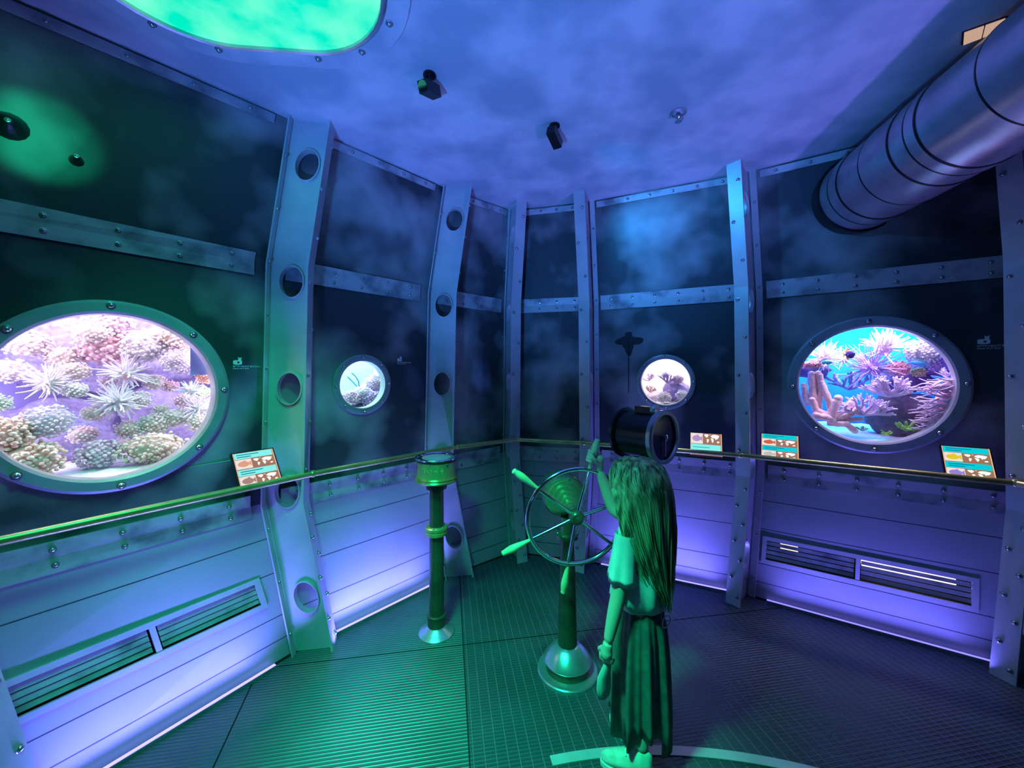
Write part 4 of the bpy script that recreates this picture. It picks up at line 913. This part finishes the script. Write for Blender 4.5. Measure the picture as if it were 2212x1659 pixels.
#GIRL#
# ------------------------------------------------------------------ girl at the wheel
GR = V((.52, 1.56, 0)); GF = V((-.6, .8, 0)); GRT = V((.8, .6, 0))
def G(lx, ly, z): return GR + GRT*lx + GF*ly + V((0, 0, z))
girl = thing('person', 'long-haired child in white blouse and long dark skirt gripping the steering wheel, seen from behind', 'person', GR)
gd = W1*math.cos(WANG[1]) + W2*math.sin(WANG[1]); GC = HUB + gd*(RW+.062)
RSH, REL, RWR = G(.105, 0, .915), V((.462, 1.735, .925)), V((.405, 1.785, 1.095))
LSH, LEL, LWR = G(-.105, -.01, .915), V((.405, 1.465, .70)), V((.362, 1.452, .53))
LANK, RANK = V((.505, 1.485, .085)), V((.53, 1.635, .085))
nodes_ = [(G(0, 0, .58), .082, None), (G(0, 0, .68), .07, 0), (G(0, 0, .80), .078, 1), (G(0, -.01, .895), .06, 2), (G(0, -.005, .965), .030, 3), (G(0, .012, 1.03), .034, 4),
          (RSH, .036, 3), (RSH.lerp(REL, .5), .036, 6), (REL, .034, 7), (REL.lerp(RWR, .4), .031, 8), (RWR, .0205, 9),
          (LSH, .036, 3), (LSH.lerp(LEL, .5), .035, 11), (LEL, .031, 12), (LEL.lerp(LWR, .4), .029, 13), (LWR, .0195, 14),
          (G(-.052, 0, .52), .060, 0), (G(-.05, .01, .31).lerp(LANK, .3), .043, 16), (LANK, .026, 17), (G(.052, 0, .52), .060, 0), (G(.05, .02, .31).lerp(RANK, .3), .043, 19), (RANK, .026, 20)]
me = bpy.data.meshes.new('body_skeleton'); me.from_pydata([tuple(n_[0]) for n_ in nodes_], [(i, n_[2]) for i, n_ in enumerate(nodes_) if n_[2] is not None], [])
ob = bpy.data.objects.new('body_skeleton', me); C.objects.link(ob); sk = ob.modifiers.new('skin', 'SKIN'); ob.modifiers.new('sub', 'SUBSURF').levels = 2
for i, n_ in enumerate(nodes_):
    sv = me.skin_vertices[0].data[i]; sv.radius = (n_[1], n_[1]); sv.use_root = (i == 0)
dg = bpy.context.evaluated_depsgraph_get(); bm_ = bpy.data.meshes.new_from_object(ob.evaluated_get(dg)); bpy.data.objects.remove(ob)
B = MB(); B.add([v_.co.copy() for v_ in bm_.vertices], [tuple(p_.vertices) for p_ in bm_.polygons])
# head with face facing GF
hc = G(-.003, .022, 1.085); hb = MB(); hb.ball((0, 0, 0), 1, 32, 24)
for q in hb.v:
    x, y, z = q.x*.074, q.y*.092, q.z*.104
    if z < 0: k = 1 - .28*(-z/.104)**1.5; x *= k; y *= (1 - .12*(-z/.104))
    if y > .045 and abs(x) < .016 and -.035 < z < .012: y += .015*(1-abs(x)/.016)*(1-abs(z+.02)/.034)
    if y > .04 and .012 < abs(x) < .045 and -.002 < z < .026: y -= .006
    if y > .05 and abs(x) < .025 and -.058 < z < -.044: y += .004
    q.xyz = hc + GRT*x + GF*y + V((0, 0, z))
B.add(hb.v, hb.f)
for sg in (-1, 1): B.ball(hc + GRT*.074*sg + V((0, 0, -.005)), .017, 10, 8, (.6, 1, 1.4))
# right hand closed round the grip
pd = (RWR - GC); pd = (pd - gd*pd.dot(gd)).normalized(); sd_ = gd.cross(pd)
pc = GC + pd*.034 - gd*.004
B.tube([RWR, RWR.lerp(pc, .6), pc + gd*.012], lambda s: .0185+.004*s, 12); B.ball(pc, .024, 14, 10)
for i, off in enumerate((-.022, -.007, .008, .023)):
    rr = .0225 + .001*(i % 2); ps = [GC + gd*off + pd*.036 + sd_*.004]
    for k in range(9):
        a_ = math.radians(25 + k*27); ps.append(GC + gd*(off+.002*k*.3) + (pd*math.cos(a_) + sd_*math.sin(a_))*rr)
    B.tube(ps, lambda s: .0078-.0018*s, 9); B.ball(ps[-1], .0062, 8, 6)
ps = [pc - gd*.016]
for k in range(6):
    a_ = math.radians(-15 - k*24); ps.append(GC - gd*(.020-.006*k) + (pd*math.cos(a_) + sd_*math.sin(a_))*.0235)
B.tube(ps, lambda s: .0095-.002*s, 9); B.ball(ps[-1], .0075, 8, 6)
# left hand hanging, fingers curled round the neck of the cloth bag
hd_ = V((-.12, .05, -1)).normalized(); pn = V((.55, .8, 0)).normalized(); fs_ = hd_.cross(pn).normalized()
pc2 = LWR + hd_*.038; B.tube([LWR, LWR + hd_*.02, pc2 + hd_*.014], lambda s: .0185+.003*s, 12, flat=1.0); B.ball(pc2, .023, 12, 8)
for i, (off, ln_) in enumerate(((-.0225, .040), (-.0075, .048), (.0075, .045), (.0225, .036))):
    p0 = pc2 + hd_*.016 + fs_*off*.9; p1 = p0 + hd_*ln_*.45 + pn*.004; p2 = p1 + hd_*ln_*.28 + pn*.014; p3 = p2 - hd_*ln_*.02 + pn*.018
    B.tube([p0, p1, p2, p3], lambda s: .0078-.0016*s, 9); B.ball(p1, .0076, 8, 6); B.ball(p3, .0064, 8, 6)
p0 = pc2 - hd_*.012 - fs_*.018; B.tube([p0, p0 - fs_*.014 + hd_*.018 + pn*.008, p0 - fs_*.008 + hd_*.038 + pn*.018], lambda s: .0092-.002*s, 9)
tmp = B.build('body_parts', M['skin'], None, smooth=0, fix=True)
rm = tmp.modifiers.new('remesh', 'REMESH'); rm.mode = 'VOXEL'; rm.voxel_size = .0038
sm = tmp.modifiers.new('smooth', 'SMOOTH'); sm.factor = .5; sm.iterations = 3
dg = bpy.context.evaluated_depsgraph_get(); fm = bpy.data.meshes.new_from_object(tmp.evaluated_get(dg)); bpy.data.objects.remove(tmp)
fm.transform(Matrix.Translation(-GR)); fm.name = 'body'
for p_ in fm.polygons: p_.use_smooth = True
if not fm.materials: fm.materials.append(M['skin'])
body = bpy.data.objects.new('body', fm); C.objects.link(body); body.parent = girl
for sg in (-1, 1):
    b = MB(); e_ = hc + GRT*.03*sg + GF*.077 + V((0, 0, .010)); b.ball(e_, .0125, 14, 10); b.build('eye', M['eye'], body, GR); 
    b = MB(); b.ball(e_ + GF*.0085, .0062, 10, 8); b.build('iris', M['iris'], body, GR)
b = MB(); b.tube([hc + GRT*x_*.018 + GF*(.083-.006*abs(x_)) + V((0, 0, -.05)) for x_ in (-1, -.5, 0, .5, 1)], lambda s: .0045*math.sin(PI*(.1+.8*s)), 8); b.build('mouth', M['lip'], body, GR)
# hair
HR = [(1.206, .015, .015, .02, 1.0), (1.199, .050, .052, .016, 1.0), (1.178, .082, .088, .012, 1.0), (1.13, .102, .110, .006, 1.0), (1.07, .108, .108, -.004, .74), (1.00, .116, .100, -.018, .66),
      (.93, .118, .090, -.030, .58), (.86, .106, .084, -.036, .50), (.79, .084, .088, -.034, .44), (.73, .058, .092, -.030, .36), (.69, .030, .094, -.028, .26)]
NC = 64
def hair_pt(ring, f, off=0.0):
    z, a, bb, cy, th = ring; t_ = f*PI*th; rip = .004*math.sin(f*31+z*9) + .006*noise.noise(V((f*6, z*3, 2)))
    if z > 1.19: rip = 0
    return G((a+rip+off)*math.sin(t_), cy - (bb+rip+off)*math.cos(t_), z)
b = MB(); rings = []
for rg_ in HR:
    outer = [hair_pt(rg_, -1+2*i/(NC-1)) for i in range(NC)]; inner = [hair_pt(rg_, 1-2*i/(NC-1), -.012 if rg_[0] < 1.19 else -.006) for i in range(NC)]
    rings.append(outer+inner)
b.loft(rings, caps=True); b.build('hair', M['hair'], girl, GR, smooth=180)
hair_o = C.objects[-1] if False else [o_ for o_ in girl.children if o_.name.startswith('hair')][0]
b = MB()
def hring(z):
    for i in range(len(HR)-1):
        if HR[i][0] >= z >= HR[i+1][0]:
            k = (HR[i][0]-z)/(HR[i][0]-HR[i+1][0]); return tuple(HR[i][j]*(1-k)+HR[i+1][j]*k for j in range(5))
    l_ = HR[-1]; return (z, l_[1], l_[2], l_[3], l_[4])
for i in range(520):
    f = R.uniform(-.99, .99); z0 = R.uniform(1.10, 1.20); z1 = R.uniform(.64, .86); ph_ = R.uniform(0, 6); am = R.uniform(0, .05); o0 = R.uniform(-.001, .009); ps = []
    for k in range(15):
        z = z0 + (z1-z0)*k/14; s_ = k/14; ps.append(hair_pt(hring(max(z, .66)), max(-1, min(1, f + am*math.sin(ph_+s_*4)*s_)), o0 + .006*s_*math.sin(ph_)) + V((0, 0, min(0, z-.66))))
    r0_ = R.uniform(.0014, .0040); b.tube(ps, lambda s, r0_=r0_: r0_*(1.05-.7*s), 5)
st_ = b.build('hair_strand', M['hair'], hair_o, GR, smooth=180); st_['kind'] = 'stuff'
# blouse
def ringz(z, a, bb, cy=0.0, N=64, rip=0.0, nrip=7, ph_=0.0, zfun=None):
    out = []
    for i in range(N):
        t_ = 2*PI*i/N; k = 1 + rip*math.sin(nrip*t_+ph_) + rip*.5*math.sin((nrip*2+1)*t_+ph_*2); out.append(G(a*k*math.sin(t_), cy - bb*k*math.cos(t_), z + (zfun(t_) if zfun else 0)))
    return out
b = MB(); sh = [(.955, .045, .042, 0, .0), (.945, .085, .058, -.004, .0), (.925, .118, .070, -.006, .01), (.88, .118, .082, -.006, .015), (.80, .116, .090, -.004, .02), (.72, .124, .098, -.002, .05), (.67, .128, .102, 0, .075), (.64, .112, .090, 0, .03), (.622, .104, .084, 0, .02), (.618, .096, .078, 0, .02)]
zf = lambda t_: -.018*max(0, math.sin(t_*1+.6))
b.loft([ringz(z, a, bb, cy, rip=rp_, ph_=z*6, zfun=zf if z < .7 else None) for z, a, bb, cy, rp_ in sh]); b.build('blouse', M['shirt'], girl, GR, smooth=180)
def sleeve(p0, p1, r0_, r1_, nm='sleeve'):
    b = MB(); ax_ = (p1-p0).normalized(); x_ = ax_.orthogonal().normalized(); y_ = ax_.cross(x_); rings = []
    for k in range(9):
        s_ = k/8; rr = r0_+(r1_-r0_)*s_; rings.append([p0.lerp(p1, s_) + (x_*math.cos(t_)+y_*math.sin(t_))*rr*(1+.09*s_*math.sin(5*t_)+.04*s_*math.sin(9*t_+1)) for t_ in [2*PI*i/40 for i in range(40)]])
    rings.append([q_ + (p1 - q_)*.12 - ax_*.012 for q_ in rings[-1]]); b.loft(rings); b.build(nm, M['shirt'], girl, GR, smooth=180)
sleeve(LSH + V((0, 0, .012)), LEL.lerp(LSH, .22) + V((.012, .012, .0)), .042, .058)
sleeve(RSH + V((0, 0, .008)), RSH.lerp(REL, .62), .042, .050)
b = MB()
for (c0, a_, w_, h_) in ((G(.10, -.03, .615), 0, .035, .028), (G(.03, -.085, .600), 1, .028, .022)):
    b.tube([c0 + GRT*w_*math.cos(t_) + V((0, 0, h_*math.sin(t_)-h_)) - GF*.012 for t_ in [2*PI*i/24 for i in range(24)]], .0022, 6, closed=True)
b.build('drawstring', M['shirt'], girl, GR)
# skirt
b = MB(); sk_ = []
for z, a, bb, rp_ in ((.635, .080, .070, .0), (.62, .086, .076, .02), (.59, .094, .084, .045), (.52, .104, .094, .07), (.42, .112, .100, .09), (.30, .116, .104, .11), (.20, .116, .106, .13), (.13, .112, .104, .15)):
    zf2 = (lambda t_: -.085*math.exp(-((t_-.55 if t_ < PI else t_-.55-2*PI)/.30)**2) - .03*math.sin(3*t_)) if z < .15 else ((lambda t_: -.035*math.exp(-((t_-.55 if t_ < PI else t_-.55-2*PI)/.35)**2)) if z < .25 else None)
    sk_.append(ringz(z, a, bb, 0, 128, rp_, 9, .5, zf2))
inner = [[q_ + (G(0, 0, q_.z)-q_)*.05 for q_ in r_] for r_ in reversed(sk_)]
b.loft(sk_ + inner); b.build('skirt', M['skirt'], girl, GR, smooth=180)
# shoes
def shoe(c0, fw, nm):
    fw = V(fw).normalized(); sdw = V((fw.y, -fw.x, 0)); b = MB(); rings = []; N = 20
    for k in range(13):
        s_ = k/12; x_ = -.085 + .19*s_; w_ = .036*(math.sin(PI*min(1, .12+s_*.86))**.45); h_ = .072*(1-s_)**.8+.038 if s_ < .95 else .03
        h_ = .085 - .045*max(0, (s_-.25)/.75); 
        if k in (0, 12): w_ *= .6; h_ *= .8
        rings.append([c0 + fw*x_ + sdw*w_*math.cos(2*PI*i/N)*(1 if math.sin(2*PI*i/N) < .3 else .85) + V((0, 0, .012 + h_*.5 + h_*.5*math.sin(2*PI*i/N))) for i in range(N)])
    b.loft(rings, caps=True); o_ = b.build(nm, M['shoe'], girl, GR, smooth=60)
    b = MB(); pr = [c0 + fw*(.0105+.099*math.cos(2*PI*i/32)) + sdw*.039*math.sin(2*PI*i/32)*(1-.12*math.cos(2*PI*i/32)) for i in range(32)]
    b.loft([[q_ + V((0, 0, .001)) for q_ in pr], [q_ + V((0, 0, .018)) for q_ in pr]], caps=True); b.build('sole', M['sole'], o_, GR, smooth=40)
    b = MB()
    for k in range(3):
        x_ = .012+.022*k; b.tube([c0 + fw*x_ + sdw*yy + V((0, 0, .085 - .012*k - abs(yy)*.5)) for yy in (-.022, -.01, 0, .01, .022)], .003, 6)
    b.build('laces', M['white'], o_, GR)
shoe(V((.455, 1.497, 0)), (-.96, .28, 0), 'shoe'); shoe(V((.497, 1.635, 0)), (-.5, .87, 0), 'shoe')
# cloth bag in the lowered hand
bp_ = pc2 + hd_*.040 + pn*.022; t = thing('cloth_bag', 'pale cloth bag dangling from the lowered hand of the child', 'bag', bp_ - V((0, 0, .15)))
b = MB(); rings = []
for z, a, bb in ((.035, .010, .008), (.018, .009, .007), (.0, .012, .008), (-.02, .022, .011), (-.06, .034, .015), (-.105, .038, .016), (-.14, .030, .013), (-.152, .012, .006)):
    rings.append([bp_ + V((.8, .6, 0))*a*math.cos(2*PI*i/28)*(1+.06*math.sin(5*2*PI*i/28)) + V((-.6, .8, 0))*bb*math.sin(2*PI*i/28) + V((-.012*(z < -.05), 0, z)) for i in range(28)])
b.loft(rings, caps=True); b.build('pouch', M['bag'], t, t.location, smooth=180)
b = MB(); b.tube([bp_ + V((.8, .6, 0))*.0105*math.cos(2*PI*i/20) + V((-.6, .8, 0))*.0085*math.sin(2*PI*i/20) for i in range(20)], .0025, 6, closed=True); b.build('tie_cord', M['shirt'], t, t.location)
